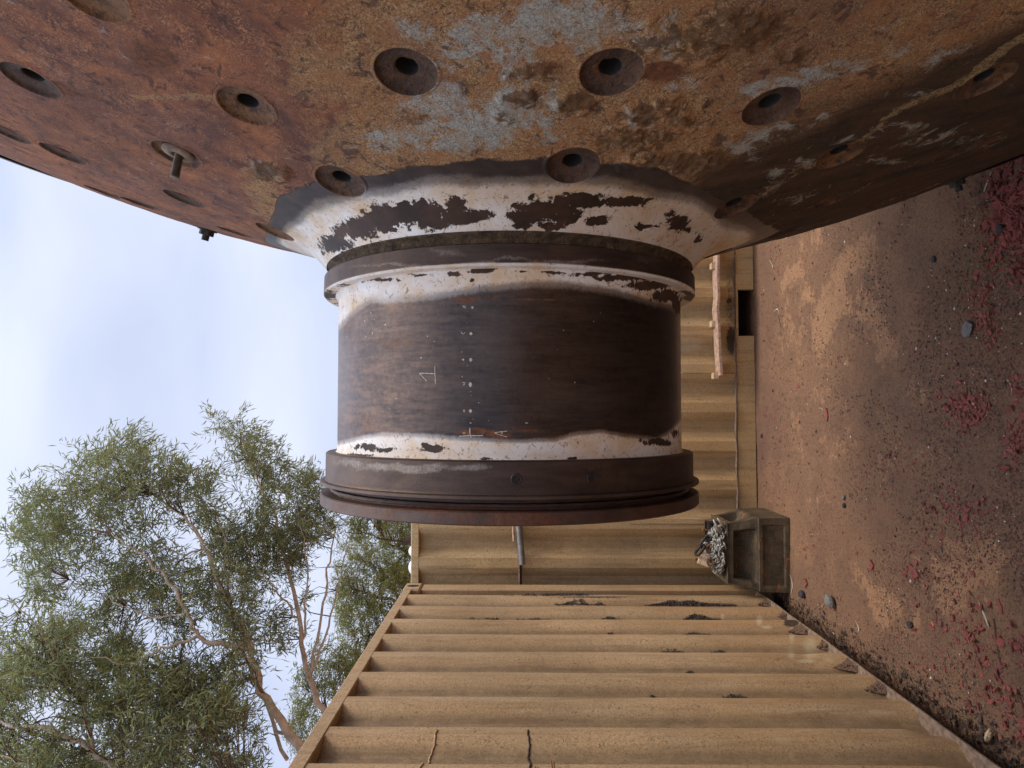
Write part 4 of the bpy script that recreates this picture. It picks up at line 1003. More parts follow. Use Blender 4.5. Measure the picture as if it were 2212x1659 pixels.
# ------------------------------------------------------------------ cast block with chain heap
def block():
    root = empty('cast_block', (-0.92, 4.70, 0), 'heavy brown cast iron block with recessed windows, standing between the two containers', 'machine block')
    def wall(W0, W1, z0, z1, fn, side=None, nu=56, nz=28):
        """front wall grid: half widths W0 (bottom) W1 (top); fn(u,v)->inset"""
        u = np.linspace(-1, 1, nu); v = np.linspace(0, 1, nz); Ug, Vg = np.meshgrid(u, v); Wd = W0 + (W1 - W0) * Vg
        return Ug * Wd, fn(Ug, Vg), z0 + (z1 - z0) * Vg
    def win(Ug, Vg, u0, u1, v0, v1, d, soft_=.06, curve=0.0):
        m = sstep(u0, u0 + soft_, Ug) * sstep(u1, u1 - soft_, Ug) * sstep(v0, v0 + soft_ * 2, Vg) * sstep(v1, v1 - soft_, Vg)
        return m * d * (1 - curve * (1 - Vg) ** 1.5)
    def solid(name, W0, W1, D0, D1, z0, z1, insetF, insetS, yoff):
        mb = MB(); V = []; F = []
        faces = []
        for k in range(4):
            if k % 2 == 0: a0, a1, b0, b1, fn = W0, W1, D0, D1, insetF
            else: a0, a1, b0, b1, fn = D0, D1, W0, W1, insetS
            u, d, z = wall(a0, a1, z0, z1, fn); Vg = (z - z0) / (z1 - z0); off = b0 + (b1 - b0) * Vg - d
            if k == 0: X, Y = u, -off
            if k == 1: X, Y = off, u
            if k == 2: X, Y = -u, off
            if k == 3: X, Y = -off, -u
            P = np.stack([X, Y + yoff, z], -1).reshape(-1, 3); P += ((fbm(P * 25, 3) - .5) * .004)[:, None]
            faces.append(P); b = len(V); V += [tuple(p) for p in P]
            for i in range(27):
                for j in range(55): q = b + i * 56 + j; F.append((q, q + 1, q + 57, q + 56))
        b = len(V); V += [(-W1, -D1 + yoff, z1), (W1, -D1 + yoff, z1), (W1, D1 + yoff, z1), (-W1, D1 + yoff, z1)]; F.append((b, b + 1, b + 2, b + 3))
        b = len(V); V += [(-W0, -D0 + yoff, z0), (W0, -D0 + yoff, z0), (W0, D0 + yoff, z0), (-W0, D0 + yoff, z0)]; F.append((b + 3, b + 2, b + 1, b))
        mb.add(V, F); return mb.build(name, M_BLOCK, root, True)
    o1 = solid('block_foot', .245, .240, .25, .245, 0.002, .200, lambda u, v: win(u, v, -.86, .82, .14, .86, .012, .02), lambda u, v: 0 * u, .25)
    o2 = solid('block_body', .236, .196, .22, .185, .200, .392, lambda u, v: win(u, v, -.80, .72, .02, .80, .11, .05, .75), lambda u, v: win(u, v, -.7, .7, .05, .82, .10, .06, .7), .25)
    for o in (o1, o2): o.data.set_sharp_from_angle(angle=math.radians(40)) if hasattr(o.data, 'set_sharp_from_angle') else None
    mb = MB(); mb.box((-.205, .055, .3915), (.205, .445, .398), 0, .003); mb.build('top_plate', M_BLOCK, root)
    return root
blk = block()
BT = 0.399
def link_mesh(L, W, r, mat, name='link'):
    path = []; n = 18
    for i in range(n):
        a = 2 * PI * i / n; x = (L / 2 - W / 2) * (1 if math.cos(a) > 0 else -1) + W / 2 * math.cos(a); y = W / 2 * math.sin(a); path.append(Vector((x, y, 0)))
    V = []; F = []; m = 6
    for i, p in enumerate(path):
        t = (path[(i + 1) % n] - path[i - 1]).normalized(); a = t.cross(Vector((0, 0, 1)))
        for j in range(m): V.append(p + (a * math.cos(2 * PI * j / m) + Vector((0, 0, 1)) * math.sin(2 * PI * j / m)) * r)
    for i in range(n):
        for j in range(m): F.append((i * m + j, i * m + (j + 1) % m, ((i + 1) % n) * m + (j + 1) % m, ((i + 1) % n) * m + j))
    me = bpy.data.meshes.new(name); me.from_pydata(V, [], F); me.materials.append(mat); me.polygons.foreach_set('use_smooth', [True] * len(F)); me.update(); return me
def chain_heap():
    root = empty('chain', (-0.90, 4.86, BT), 'heap of bright zinc chain piled on the cast block', 'chain')
    me = link_mesh(.044, .028, .0050, M_CHAIN); r = np.random.default_rng(4); k = 0
    for layer in range(6):
        n = [60, 50, 44, 36, 28, 20][layer]; rad = [.17, .155, .13, .11, .085, .05][layer]
        for i in range(n):
            a = r.random() * 2 * PI; q = rad * math.sqrt(r.random())
            o = bpy.data.objects.new('link', me); link(o, root)
            tt = r.random() ** .7 * PI / 2; rd = .156 * math.cos(tt); o.location = (rd * math.cos(a) - .01, rd * .75 * math.sin(a) if r.random() < .4 else -abs(rd * .75 * math.sin(a)), .012 + .086 * math.sin(tt) + .008 * r.random())
            o.rotation_euler = (r.normal() * .8, r.normal() * .5, r.random() * PI)
    # dark bed of finer links underneath
    mb = MB(); V = []; F = []
    for i in range(9):
        t = i / 8
        for j in range(24):
            an = 2 * PI * j / 24; rr = .150 * math.cos(t * PI / 2) * (1 + .08 * math.sin(5 * an)); V.append((rr * math.cos(an) - .01, rr * .75 * math.sin(an), .088 * math.sin(t * PI / 2)))
    for i in range(8):
        for j in range(24): F.append((i * 24 + j, i * 24 + (j + 1) % 24, (i + 1) * 24 + (j + 1) % 24, (i + 1) * 24 + j))
    mb.add(V, F); mb.build('buried_links', M_OLDCHAIN, root, True)
chain_heap()
def shackle_chain():
    p0 = at(1512, 1186, 4.80); root = empty('chain', p0, 'short length of thick black chain lying on top of the zinc chain heap', 'chain')
    me = link_mesh(.085, .05, .0095, M_OLDCHAIN)
    Q = [(1512, 1188, 4.80), (1524, 1172, 4.80), (1534, 1158, 4.82)]
    for i, q in enumerate(Q):
        o = bpy.data.objects.new('link', me); link(o, root); o.location = at(*q) - p0; d = at(*Q[2]) - at(*Q[0])
        o.rotation_euler = (PI / 2 * (i % 2) + .35, -math.atan2(d.z, d.x) * 1.0, .1)
shackle_chain()
def small_bits():
    # silver clamp
    p = at(1560, 1145, 4.78); root = empty('hose_clamp', p, 'pale steel clamp with two long arms sticking up beside the chain heap', 'clamp')
    mb = MB(); V = []
    arc = [Vector((.030 * math.cos(a), 0, .030 * math.sin(a))) for a in np.linspace(-2.6, 1.0, 16)]
    mb.tube(arc, .008, 8); mb.build('ring', M_SILVER, root, True)
    for (q0, q1) in (((1556, 1152), (1541, 1122)), ((1566, 1140), (1550, 1119))):
        m2 = MB(); a = at(q0[0], q0[1], 4.78) - p; b = at(q1[0], q1[1], 4.76) - p; m2.tube([a, a.lerp(b, .5) + Vector((0, -.006, .004)), b], [.012, .009, .004], 8); m2.build('arm', M_SILVER, root, True)
    # plate
    p = at(1516, 1212, 4.79); root = empty('lock_plate', p, 'rust stained pale steel plate with a rusty loop, leaning on the chain heap', 'plate')
    c = [at(1506, 1217, 4.80), at(1513, 1196, 4.80), at(1534, 1203, 4.78), at(1531, 1226, 4.78)]
    mb = MB(); V = [v - p for v in c] + [v - p + Vector((0, .012, 0)) for v in c]
    mb.add(V, [(0, 1, 2, 3), (7, 6, 5, 4), (0, 4, 5, 1), (1, 5, 6, 2), (2, 6, 7, 3), (3, 7, 4, 0)]); bevel(mb.build('plate', M_BRASS, root), .003)
    m2 = MB(); cc = at(1536, 1186, 4.79) - p; m2.tube([cc + Vector((.032 * math.cos(a), 0, .030 * math.sin(a))) for a in np.linspace(-.3, 3.6, 14)], .008, 8); m2.build('loop', M_RUSTY, root, True)
    m3 = MB(); cc = at(1534, 1214, 4.78) - p; m3.tube([cc + Vector((.022 * math.cos(a), -.004, .022 * math.sin(a))) for a in np.linspace(0, 2 * PI, 18)], .006, 8, caps=False); m3.build('ring', M_RUSTY, root, True)
    # bolts lying on the heap
    for i, (x, y, x2, y2, lab) in enumerate(((1515, 1144.5, 1524, 1145, 'rusty bolt pointing up out of the dark tin on the heap'), (1514, 1167.5, 1523, 1167.5, 'small dull bolt pointing up behind the black chain'), (1499, 1207, 1508, 1209, 'brass-coloured bolt sticking up above the pale plate'))):
        a = at(x, y, 4.86); b = at(x2 + 8, y2, 4.86); root = empty('bolt', b, lab, 'bolt', 'bolts on the chain heap'); mb = MB(); d = (a - b)
        mb.tube([Vector((0, 0, 0)), d * .75], .0065, 10); mb.build('shank', M_RUSTY, root, True)
        m2 = MB(); m2.tube([d * .74, d * .88], .0125, 6); m2.build('nut', M_RUSTY, root)
    # dark tin
    p = at(1545, 1146, 4.92); root = empty('tin', p, 'small black open tin at the back of the chain heap', 'tin'); z0 = BT - p.z
    mb = MB(); mb.box((-.06, -.05, z0 + .001), (.06, .05, .045), 0, .004); o = mb.build('tin_body', M_BLACK, root)
    m2 = MB()
    for (a, b) in (((-.063, -.053), (.063, -.049)), ((-.063, .049), (.063, .053)), ((-.063, -.049), (-.059, .049)), ((.059, -.049), (.063, .049))): m2.box((a[0], a[1], .038), (b[0], b[1], .058))
    m2.build('rim', M_OLDCHAIN, root)
small_bits()

# ------------------------------------------------------------------ things on the ground
def gz(x, y): return float(ground_z(np.array([x]), np.array([y]))[0])
def chip_mesh(seed, curl, mat=None, name='chip'):
    r = np.random.default_rng(seed); n = 7; V = []
    ang = np.sort(r.random(n)) * 2 * PI; rad = .55 + .45 * r.random(n); asp = .35 + .5 * r.random(); th = .10 + .12 * r.random()
    for s in (0, 1):
        for a, q in zip(ang, rad):
            x = q * math.cos(a); y = q * math.sin(a) * asp; z = curl * x * x + .25 * curl * y + (th if s else 0) + .03 * r.random(); V.append((x, y, z))
    V.append((0, 0, 0)); V.append((0.05, 0, th + .05 * r.random() + .02))
    F = [(j, (j + 1) % n, n + (j + 1) % n, n + j) for j in range(n)] + [((j + 1) % n, j, 2 * n) for j in range(n)] + [(n + j, n + (j + 1) % n, 2 * n + 1) for j in range(n)]
    me = bpy.data.meshes.new(name); me.from_pydata(V, [], F); me.materials.append(mat or M_CHIP); me.update(); return me, V, F
CH = [chip_mesh(100 + i, [0, .15, .45, .8, 0.1, .3][i % 6]) for i in range(18)]
def chips():
    r = np.random.default_rng(21); L = []
    def cl(cx, cy, rx, ry, n, s0, s1, key, gauss=True):
        for i in range(n):
            if gauss: x = r.normal(cx, rx * .55); y = r.normal(cy, ry * .55)
            else: x = cx + (r.random() * 2 - 1) * rx; y = cy + (r.random() * 2 - 1) * ry
            if x > 2290 or x < 1642 or y < 300 or y > 1680: continue
            L.append((x, y, 1.5 * (s0 + (s1 - s0) * r.random() ** 1.8), key))
    cl(2178, 450, 46, 80, 440, .006, .021, 0); cl(2145, 520, 26, 70, 90, .005, .013, 0); cl(2205, 560, 30, 50, 110, .006, .016, 0)
    cl(2122, 640, 24, 60, 110, .005, .013, 1); cl(2135, 710, 18, 50, 50, .005, .012, 1)
    cl(2095, 885, 48, 40, 180, .005, .014, 2); cl(2070, 860, 30, 30, 60, .004, .010, 2)
    cl(2190, 830, 22, 60, 40, .005, .014, 3); cl(2190, 960, 26, 50, 80, .005, .015, 3)
    cl(2090, 1110, 50, 60, 70, .005, .013, 4); cl(2030, 1130, 40, 60, 40, .005, .012, 4); cl(1960, 990, 70, 60, 60, .004, .010, 4)
    cl(1985, 1240, 26, 18, 26, .006, .015, 5); cl(2080, 1330, 90, 60, 60, .006, .016, 5)
    cl(1668, 850, 28, 380, 330, .004, .010, 6, False); cl(1730, 900, 50, 350, 90, .004, .011, 6, False)
    cl(2150, 1480, 70, 130, 130, .006, .017, 7, False); cl(2010, 1430, 110, 60, 60, .005, .012, 7); cl(2195, 1580, 30, 80, 60, .006, .018, 7)
    cl(1930, 800, 280, 460, 560, .003, .009, 8, False); cl(1900, 1250, 300, 120, 110, .003, .010, 8, False)
    for i in range(150):
        t = r.random(); y = 1300 + 350 * t; x = 1659 + 1.377 * (y - 1291) + 45 + r.normal() * 14 + 30 * t
        L.append((x, y, .004 + .009 * r.random() ** 2, 9))
    # fallen chips must not lie inside the block
    out = []
    for (x, y, s, key) in L:
        p = at_ground(x, y)
        if -1.18 < p.x < -.66 and 4.6 < p.y < 5.25: continue
        if p.x < -1.17 or p.y > 5.28: continue
        out.append((p, s, key, s / p.y))
    out.sort(key=lambda q: -q[3]); return out
lab = {0: ('red chip in the dense scatter below the rim of the mill end', 'red chips in the dense scatter below the mill end'),
       1: ('red chip in the band along the slab joint', 'red chips along the slab joint'),
       2: ('red chip in the middle heap beside the slab joint', 'red chips in the middle heap by the slab joint'),
       3: ('red chip on the near slab beside the picture edge', 'red chips on the near slab'),
       4: ('red chip on bare brown dirt between the heaps', 'red chips on the bare brown dirt'),
       5: ('red chip around the tan dust patch in the foreground', 'red chips around the tan dust patch'),
       6: ('small red chip along the foot of the yellow container', 'red chips along the foot of the yellow container'),
       7: ('red chip on the dark ground in front of the tan container', 'red chips in front of the tan container'),
       8: ('stray red chip out on the open ground', 'stray red chips on open ground'),
       9: ('red chip in the litter against the tan container sill', 'red chips in the litter by the tan container')}
allc = chips(); rr_ = np.random.default_rng(33)
MAXI = 290; sV = []; sF = []
for i, (p, s, key, _) in enumerate(allc):
    k = rr_.integers(len(CH)); rz = rr_.random() * 2 * PI; tx = rr_.normal() * .35; ty = rr_.normal() * .25
    R = Matrix.Rotation(rz, 3, 'Z') @ Matrix.Rotation(tx, 3, 'X') @ Matrix.Rotation(ty, 3, 'Y'); z = gz(p.x, p.y)
    lowz = min((R @ Vector(v)).z for v in CH[k][1]) * s
    if i < MAXI:
        o = bpy.data.objects.new('chip', CH[k][0]); link(o); o.location = (p.x, p.y, z - lowz - .0012); o.rotation_euler = R.to_euler(); o.scale = (s, s, s)
        if key == 0 and p.y < 2.655 + .06 * (p.x + .1): tag(o, 'red chip in the dense scatter on the near slab below the mill end', 'chip', 'red chips in the dense scatter on the near slab')
        elif key == 0: tag(o, 'red chip in the dense scatter below the mill end, beyond the slab joint', 'chip', 'red chips in the dense scatter before the slab joint')
        else: tag(o, lab[key][0], 'chip', lab[key][1])
    else:
        b = len(sV)
        for v in CH[k][1]:
            q = R @ Vector(v) * s; sV.append((p.x + q.x, p.y + q.y, z - lowz - .0012 + q.z))
        sF += [tuple(j + b for j in f) for f in CH[k][2]]
me = bpy.data.meshes.new('small_chips'); me.from_pydata(sV, [], sF); me.materials.append(M_CHIP); me.update()
tag(link(bpy.data.objects.new('small_chips', me)), 'small crumbs of red chip scattered over the brown ground', 'chips', kind='stuff')

def grit():
    r = np.random.default_rng(77); n = 50000; xs = 1640 + 590 * r.random(n) ** .75; ys = 330 + 1340 * r.random(n)
    d = np.stack([(xs - 1106) / F_PX, (ys - 829.5) / F_PX, np.ones(n)], -1); W = np.stack([d @ _X, d @ _Y, d @ _Z], -1)
    Yv = -EYE / (W[:, 2] / W[:, 1]); X = W[:, 0] / W[:, 1] * Yv
    keep = (X > -1.2) & (Yv < 5.3) & ~((X > -1.18) & (X < -.66) & (Yv > 4.6) & (Yv < 5.25)) & (fbm(np.stack([X * 4, Yv * 4, X * 0], -1), 3) > .40 + .12 * r.random(n))
    X = X[keep]; Yv = Yv[keep]; m = len(X); s = (.0013 + .0045 * r.random(m) ** 4)
    Z = ground_z(X, Yv)
    base = np.array([[1, 0, 0], [-1, 0, 0], [0, 1, 0], [0, -1, 0], [0, 0, 1], [0, 0, -.6]], float)
    V = base[None] * (1 + .5 * r.normal(size=(m, 6, 1))) * s[:, None, None]; V[:, :, 2] *= .7
    V += np.stack([X, Yv, Z + s * .35], -1)[:, None, :]
    f = np.array([(0, 2, 4), (2, 1, 4), (1, 3, 4), (3, 0, 4), (2, 0, 5), (1, 2, 5), (3, 1, 5), (0, 3, 5)])
    Fq = (f[None] + (np.arange(m) * 6)[:, None, None]).reshape(-1, 3)
    mi = np.repeat(r.choice([0] * 18 + [1] * 6 + [2] * 6 + [3], m), 8)
    me = mesh_np('grit', V.reshape(-1, 3), Fq, [M_DIRT, M_STONED, M_CHIP, M_LEAFDRY], False, mi)
    tag(link(bpy.data.objects.new('grit', me)), 'fine brown grit and pebbles strewn over the ground', 'grit', kind='stuff')
grit()

def place(me, name, px, py, s, rz, labl, cat, tilt=0., group=None, sc=(1, 1, 1)):
    p = at_ground(px, py); o = bpy.data.objects.new(name, me); link(o); o.rotation_euler = (tilt, 0, rz); o.scale = (s * sc[0], s * sc[1], s * sc[2])
    R = o.rotation_euler.to_matrix(); lz = min((R @ Vector((v.co.x * s * sc[0], v.co.y * s * sc[1], v.co.z * s * sc[2]))).z for v in me.vertices)
    o.location = (p.x, p.y, gz(p.x, p.y) - lz - .0008); return tag(o, labl, cat, group)
def leaf_mesh(curl, bend):
    V = []; F = []; n = 12
    for i in range(n + 1):
        t = i / n; x = t * 2 - 1; w = .13 * math.sin(PI * t) ** .8 * (1 - .3 * t) + .004; y = bend * (x * x - .5); z = curl * x * x
        V += [(x, y - w, z), (x, y, z - .03), (x, y + w, z), (x, y, z + .015)]
    for i in range(n):
        for j in range(4): F.append((i * 4 + j, (i + 1) * 4 + j, (i + 1) * 4 + (j + 1) % 4, i * 4 + (j + 1) % 4))
    me = bpy.data.meshes.new('fallen_leaf'); me.from_pydata(V, [], F); me.materials.append(M_LEAFDRY); me.polygons.foreach_set('use_smooth', [True] * len(F)); me.update(); return me
LV = [leaf_mesh(.12, .25), leaf_mesh(.3, -.35), leaf_mesh(.05, .5)]
G = 'bleached leaves on the ground'
for (px, py, s, k, rz, lb) in ((2125, 400, .052, 0, .95 + PI / 2, 'long thin bleached leaf lying beside the dense red chips under the mill end'),
        (2138, 625, .034, 2, .15, 'short curved white leaf lying exactly on the slab joint'), (1669, 572, .050, 1, .7, 'curled pale leaf near the foot of the yellow container, closest to the mill end'),
        (1680, 672, .050, 2, 1.3, 'hooked pale leaf near the fork slot of the yellow container'), (1775, 884, .030, 0, 1.2, 'small pale leaf touching the big red flake on open ground'),
        (2172, 832, .036, 0, .5, 'white leaf on the near slab past the joint'), (2130, 1328, .055, 1, .6, 'brownish curled leaf among red chips in the foreground'),
        (1851, 1358, .040, 2, .2, 'crumpled whitish leaf near the litter of the tan container'), (1803, 1374, .040, 0, .9, 'yellowish leaf leaning in the dark gap by the tan container'),
        (1712, 1262, .06, 0, .1, 'long thin pale leaf pressed against the foot of the cast block'), (1985, 885 + 345, .028, 1, 1.4, 'tiny pale leaf beside the large red flake cluster')):
    place(LV[k], 'fallen_leaf', px, py, s, rz, lb, 'leaf', 0.05, G)
def rock_mesh(seed, mat, flat=.6):
    r = np.random.default_rng(seed); V = []; F = []; n = 10; m = 6
    for i in range(m + 1):
        th = PI * i / m
        for j in range(n):
            ph = 2 * PI * j / n; p = np.array([math.sin(th) * math.cos(ph), math.sin(th) * math.sin(ph), math.cos(th)])
            q = .75 + .5 * vnoise((p * 1.6 + seed)[None])[0]; V.append((p[0] * q, p[1] * q * .8, p[2] * q * flat))
    for i in range(m):
        for j in range(n): F.append((i * n + j, i * n + (j + 1) % n, (i + 1) * n + (j + 1) % n, (i + 1) * n + j))
    me = bpy.data.meshes.new('stone'); me.from_pydata(V, [], F); me.materials.append(mat); me.update(); return me
RK = [rock_mesh(1, M_STONE), rock_mesh(2, M_STONED), rock_mesh(3, M_STONE, .35), rock_mesh(5, M_STONED, .5)]
for (px, py, s, k, lb) in ((1801, 1298, .042, 0, 'pale grey lumpy stone in front of the cast block'), (1738, 1284, .027, 1, 'round black stone beside the cast block'),
        (1968, 1349, .020, 3, 'small smooth dark stone on the tan dust patch'), (2095, 712, .034, 2, 'flat grey blue stone near the slab joint'), (1826, 1092, .014, 1, 'tiny black stone on open ground, nearer the tan container'),
        (1647, 942, .014, 1, 'black pebble at the foot of the yellow container'), (1825, 1075, .016, 0, 'small whitish grey stone beside a tiny black one'), (2020, 560, .016, 3, 'dark pebble on the open ground under the mill end'), (2160, 495, .022, 3, 'greenish dark stone among the dense red chips')):
    place(RK[k], 'stone', px, py, s, px * .7, lb, 'stone')
bigchip, _, _ = chip_mesh(900, .12, M_CHIP, 'paint_flake'); bigchip2, _, _ = chip_mesh(905, .35, M_CHIP, 'paint_flake'); org, _, _ = chip_mesh(911, .1, M_ORANGE, 'orange_flake')
for (px, py, s, me_, rz, lb) in ((1788, 898, .052, bigchip, .2, 'largest flat red flake alone on open ground'), (1887, 1222, .036, bigchip2, .3, 'red flake lying between open ground and the tan patch'),
        (1982, 1236, .060, bigchip, 1.2, 'big crumpled red flake on the tan dust patch'), (1743, 1260, .038, bigchip2, .1, 'narrow bright red flake beside the round black stone'),
        (2163, 1312, .038, bigchip, .5, 'thick round red flake near the picture edge in the foreground'), (2105, 1240, .020, bigchip2, 1, 'curled red flake right of the tan patch'), (2070, 1325, .022, bigchip, 2, 'dull red flake in the foreground dirt')):
    place(me_, 'paint_flake', px, py, s, rz, lb, 'flake')
place(org, 'orange_flake', 2016, 1346, .022, .5, 'single bright orange flake on the foreground ground', 'flake')
# wood splinter standing in the litter by container A
def splinter():
    p = at_ground(2128, 1603); root = empty('wood_splinter', (p.x, p.y, gz(p.x, p.y)), 'pale broken wood splinter standing in the litter by the tan container', 'splinter')
    q = at(2152, 1580, p.y - .08) - root.location; mb = MB(); mb.tube([Vector((0, 0, -.005)), Vector((.03, -.04, .015)), Vector((.06, -.07, .03)), Vector((.085, -.085, .038))], [.006, .013, .012, .003], 6)
    mb.tube([Vector((.05, -.06, .028)), Vector((.075, -.09, .034))], [.008, .001], 5); mb.build('splinter_body', M_WOOD, root)
splinter()
for (q0, q1, w, lb) in (((2148, 1335), (2168, 1455), .0022, 'long thin dark twig in the foreground beside the curled leaf'), ((1682, 680), (1692, 712), .002, 'thin twig hanging from the hooked pale leaf'), ((2120, 1540), (2128, 1608), .0045, 'short red brown stick beside the pale splinter')):
    a = at_ground(*q0); b = at_ground(*q1); root = empty('twig', (a.x, a.y, gz(a.x, a.y) + w), lb, 'twig'); d = b - a; mb = MB()
    mb.tube([Vector((0, 0, 0)), d * .35 + Vector((.006, .004, .002)), d * .7 + Vector((-.004, .003, .002)), d], [w, w, w * .8, w * .4], 6); mb.build('stem', M_BARKD, root, True)
# leaf and dirt litter in the gap under container A
def litter():
    r = np.random.default_rng(8); V = []; F = []; mi = []
    for i in range(2600):
        y = 2.2 + 2.9 * r.random() ** 1.1; x = -1.28 + abs(r.normal()) * .055; s = .004 + .012 * r.random() ** 3; z = gz(x, y) + .03 * max(0, 1 - (x + 1.26) / .11) * r.random()
        b = len(V); q = r.normal(size=(4, 3)) * np.array([.8, .8, .5]); V += [(x + a[0] * s, y + a[1] * s, z + abs(a[2]) * s) for a in q]
        F += [(b, b + 1, b + 2), (b, b + 2, b + 3), (b, b + 3, b + 1), (b + 1, b + 3, b + 2)]; mi += [int(r.choice([0] * 5 + [1] * 16 + [2] * 1))] * 4
    me = mesh_np('leaf_litter', V, F, [M_DIRT, M_LITTER, M_CHIP, M_LEAFDRY], False, mi)
    tag(link(bpy.data.objects.new('leaf_litter', me)), 'dark litter of dirt and dead leaves banked against the tan container sill', 'litter', kind='stuff')
litter()

# ------------------------------------------------------------------ trees
def in_poly(x, y, P):
    c = False; n = len(P)
    for i in range(n):
        x1, y1 = P[i]; x2, y2 = P[(i + 1) % n]
        if (y1 > y) != (y2 > y) and x < (x2 - x1) * (y - y1) / (y2 - y1) + x1: c = not c
    return c
def tree(name, label, group, trunk, limbs, poly, Y0, dY, n_cl, leaves, leafL, leafW, blob, mleaf, seed, gap=.42, bark=None, gapscale=85.):
    r = np.random.default_rng(seed); bark = bark or M_BARK
    base = Vector((trunk[0][0], trunk[0][1], 0)); root = empty(name, base, label, 'tree', group)
    tb = MB(); nodes = []
    def limb(pts, r0, r1, fine=True):
        P = [Vector(p) for p in pts]; Q = []
        for i in range(len(P) - 1):
            a = P[max(i - 1, 0)]; b = P[i]; c = P[i + 1]; d = P[min(i + 2, len(P) - 1)]
            for k in range(5):
                t = k / 5; Q.append(.5 * ((2 * b) + (c - a) * t + (2 * a - 5 * b + 4 * c - d) * t * t + (3 * b - a - 3 * c + d) * t ** 3))
        Q.append(P[-1]); n = len(Q)
        R = [r0 + (r1 - r0) * (i / (n - 1)) ** .8 for i in range(n)]
        Q = [q + Vector((r.normal(), r.normal(), r.normal())) * .02 for q in Q]; Q[0] = P[0]
        tb.tube([q - base for q in Q], R, 9)
        for q, rad in zip(Q, R): nodes.append((q, rad))
    limb([Vector(p) for p in trunk], trunk_r[0], trunk_r[1])
    for (pts, r0, r1) in limbs: limb([at(x, y, Y) for (x, y, Y) in pts], r0 * .68, r1 * .5)
    tb.build('trunk', bark, root, True)
    NP = np.array([[q.x, q.y, q.z] for q, _ in nodes]); NR = np.array([q for _, q in nodes])
    # twig clusters inside the outline, in real depth
    x0 = min(p[0] for p in poly); x1 = max(p[0] for p in poly); y0 = min(p[1] for p in poly); y1 = max(p[1] for p in poly)
    cl = []; tries = 0
    while len(cl) < n_cl and tries < n_cl * 40:
        tries += 1; x = x0 + (x1 - x0) * r.random(); y = y0 + (y1 - y0) * r.random()
        if not in_poly(x, y, poly): continue
        if vnoise(np.array([[x / gapscale, y / gapscale, seed * 1.7]]))[0] * .6 + vnoise(np.array([[x / gapscale * 2.3, y / gapscale * 2.3, seed * 3.1]]))[0] * .4 < gap: continue
        cl.append(at(x, y, Y0 + (r.random() * 1.9 - .5) * dY))
    tw = MB(); LP = []; LD = []; tint = []
    for c in cl:
        d = NP - np.array(c); dist = np.linalg.norm(d, axis=1) + (NP[:, 2] > c.z) * .6 + NR * 2; j = int(dist.argmin()); a = nodes[j][0]
        L = (c - a).length; m = a.lerp(c, .5) + Vector((r.normal() * .06, r.normal() * .06, .10 * L))
        rr = min(.016, nodes[j][1] * .7, .005 + L * .006)
        tw.tube([a - base, a.lerp(m, .6) + Vector((0, 0, .03 * L)) - base, m - base, c - base], [rr, rr * .8, rr * .6, rr * .35], 5, caps=False)
        dirn = (c - a).normalized() if L > .05 else Vector((0, 0, 1)); nt = 4 + int(r.random() * 4); tc = r.random()
        for k in range(nt):
            e = dirn * (.4 + .5 * r.random()) + Vector((r.normal() * .7, r.normal() * .7, r.normal() * .6 - .1)); e.normalize(); bl = blob * (.5 + .7 * r.random())
            st = c + dirn * (-.3 + .5 * r.random()) * bl; en = st + e * bl; mid = st.lerp(en, .6) + Vector((0, 0, .12 * bl))
            tw.tube([st - base, mid - base, en - base], [rr * .35, rr * .25, .0015], 4, caps=False)
            nl = int(leaves / nt)
            for q in range(nl):
                t = r.random() ** .8; p = (st.lerp(mid, t * 2) if t < .5 else mid.lerp(en, t * 2 - 1)) + Vector(r.normal(size=3) * .035 * blob / .4)
                ld = Vector((e.x * .8 + r.normal() * .45, e.y * .8 + r.normal() * .45, e.z * .4 - .35 + r.normal() * .5)); LP.append(p - base); LD.append(ld.normalized()); tint.append((min(max(tc * .6 + r.random() * .5, 0), 1), r.random()))
    tw.build('twigs', M_BARKD, root, True)
    P = np.array([[p.x, p.y, p.z] for p in LP]); D = np.array([[p.x, p.y, p.z] for p in LD]); n = len(P)
    rnd = r.normal(size=(n, 3)); S = np.cross(D, rnd); S /= np.linalg.norm(S, axis=1)[:, None] + 1e-9; Nn = np.cross(D, S)
    ll = leafL * (.6 + .7 * r.random(n))[:, None]; lw = leafW * (.7 + .6 * r.random(n))[:, None]
    v0 = P; v1 = P + D * ll * .45 + S * lw + Nn * ll * .05; v2 = P + D * ll + Nn * ll * -.12; v3 = P + D * ll * .45 - S * lw + Nn * ll * .05
    V = np.stack([v0, v1, v2, v3], 1).reshape(-1, 3); b = (np.arange(n) * 4)[:, None]
    me = mesh_np('crown', V, np.concatenate([b + np.array([[0, 1, 2]]), b + np.array([[0, 2, 3]])]), mleaf, False)
    tt = np.repeat(np.array([[a, b_, 0, 1] for a, b_ in tint], np.float32), 4, 0); ca = me.color_attributes.new('tint', 'FLOAT_COLOR', 'POINT'); ca.data.foreach_set('color', tt.ravel())
    link(bpy.data.objects.new('crown', me), root)
GT = 'gum trees behind the containers'
Y1 = 11.5
def g2(x, y, Y): p = at(x, y, Y); return (p.x, p.y, 0)
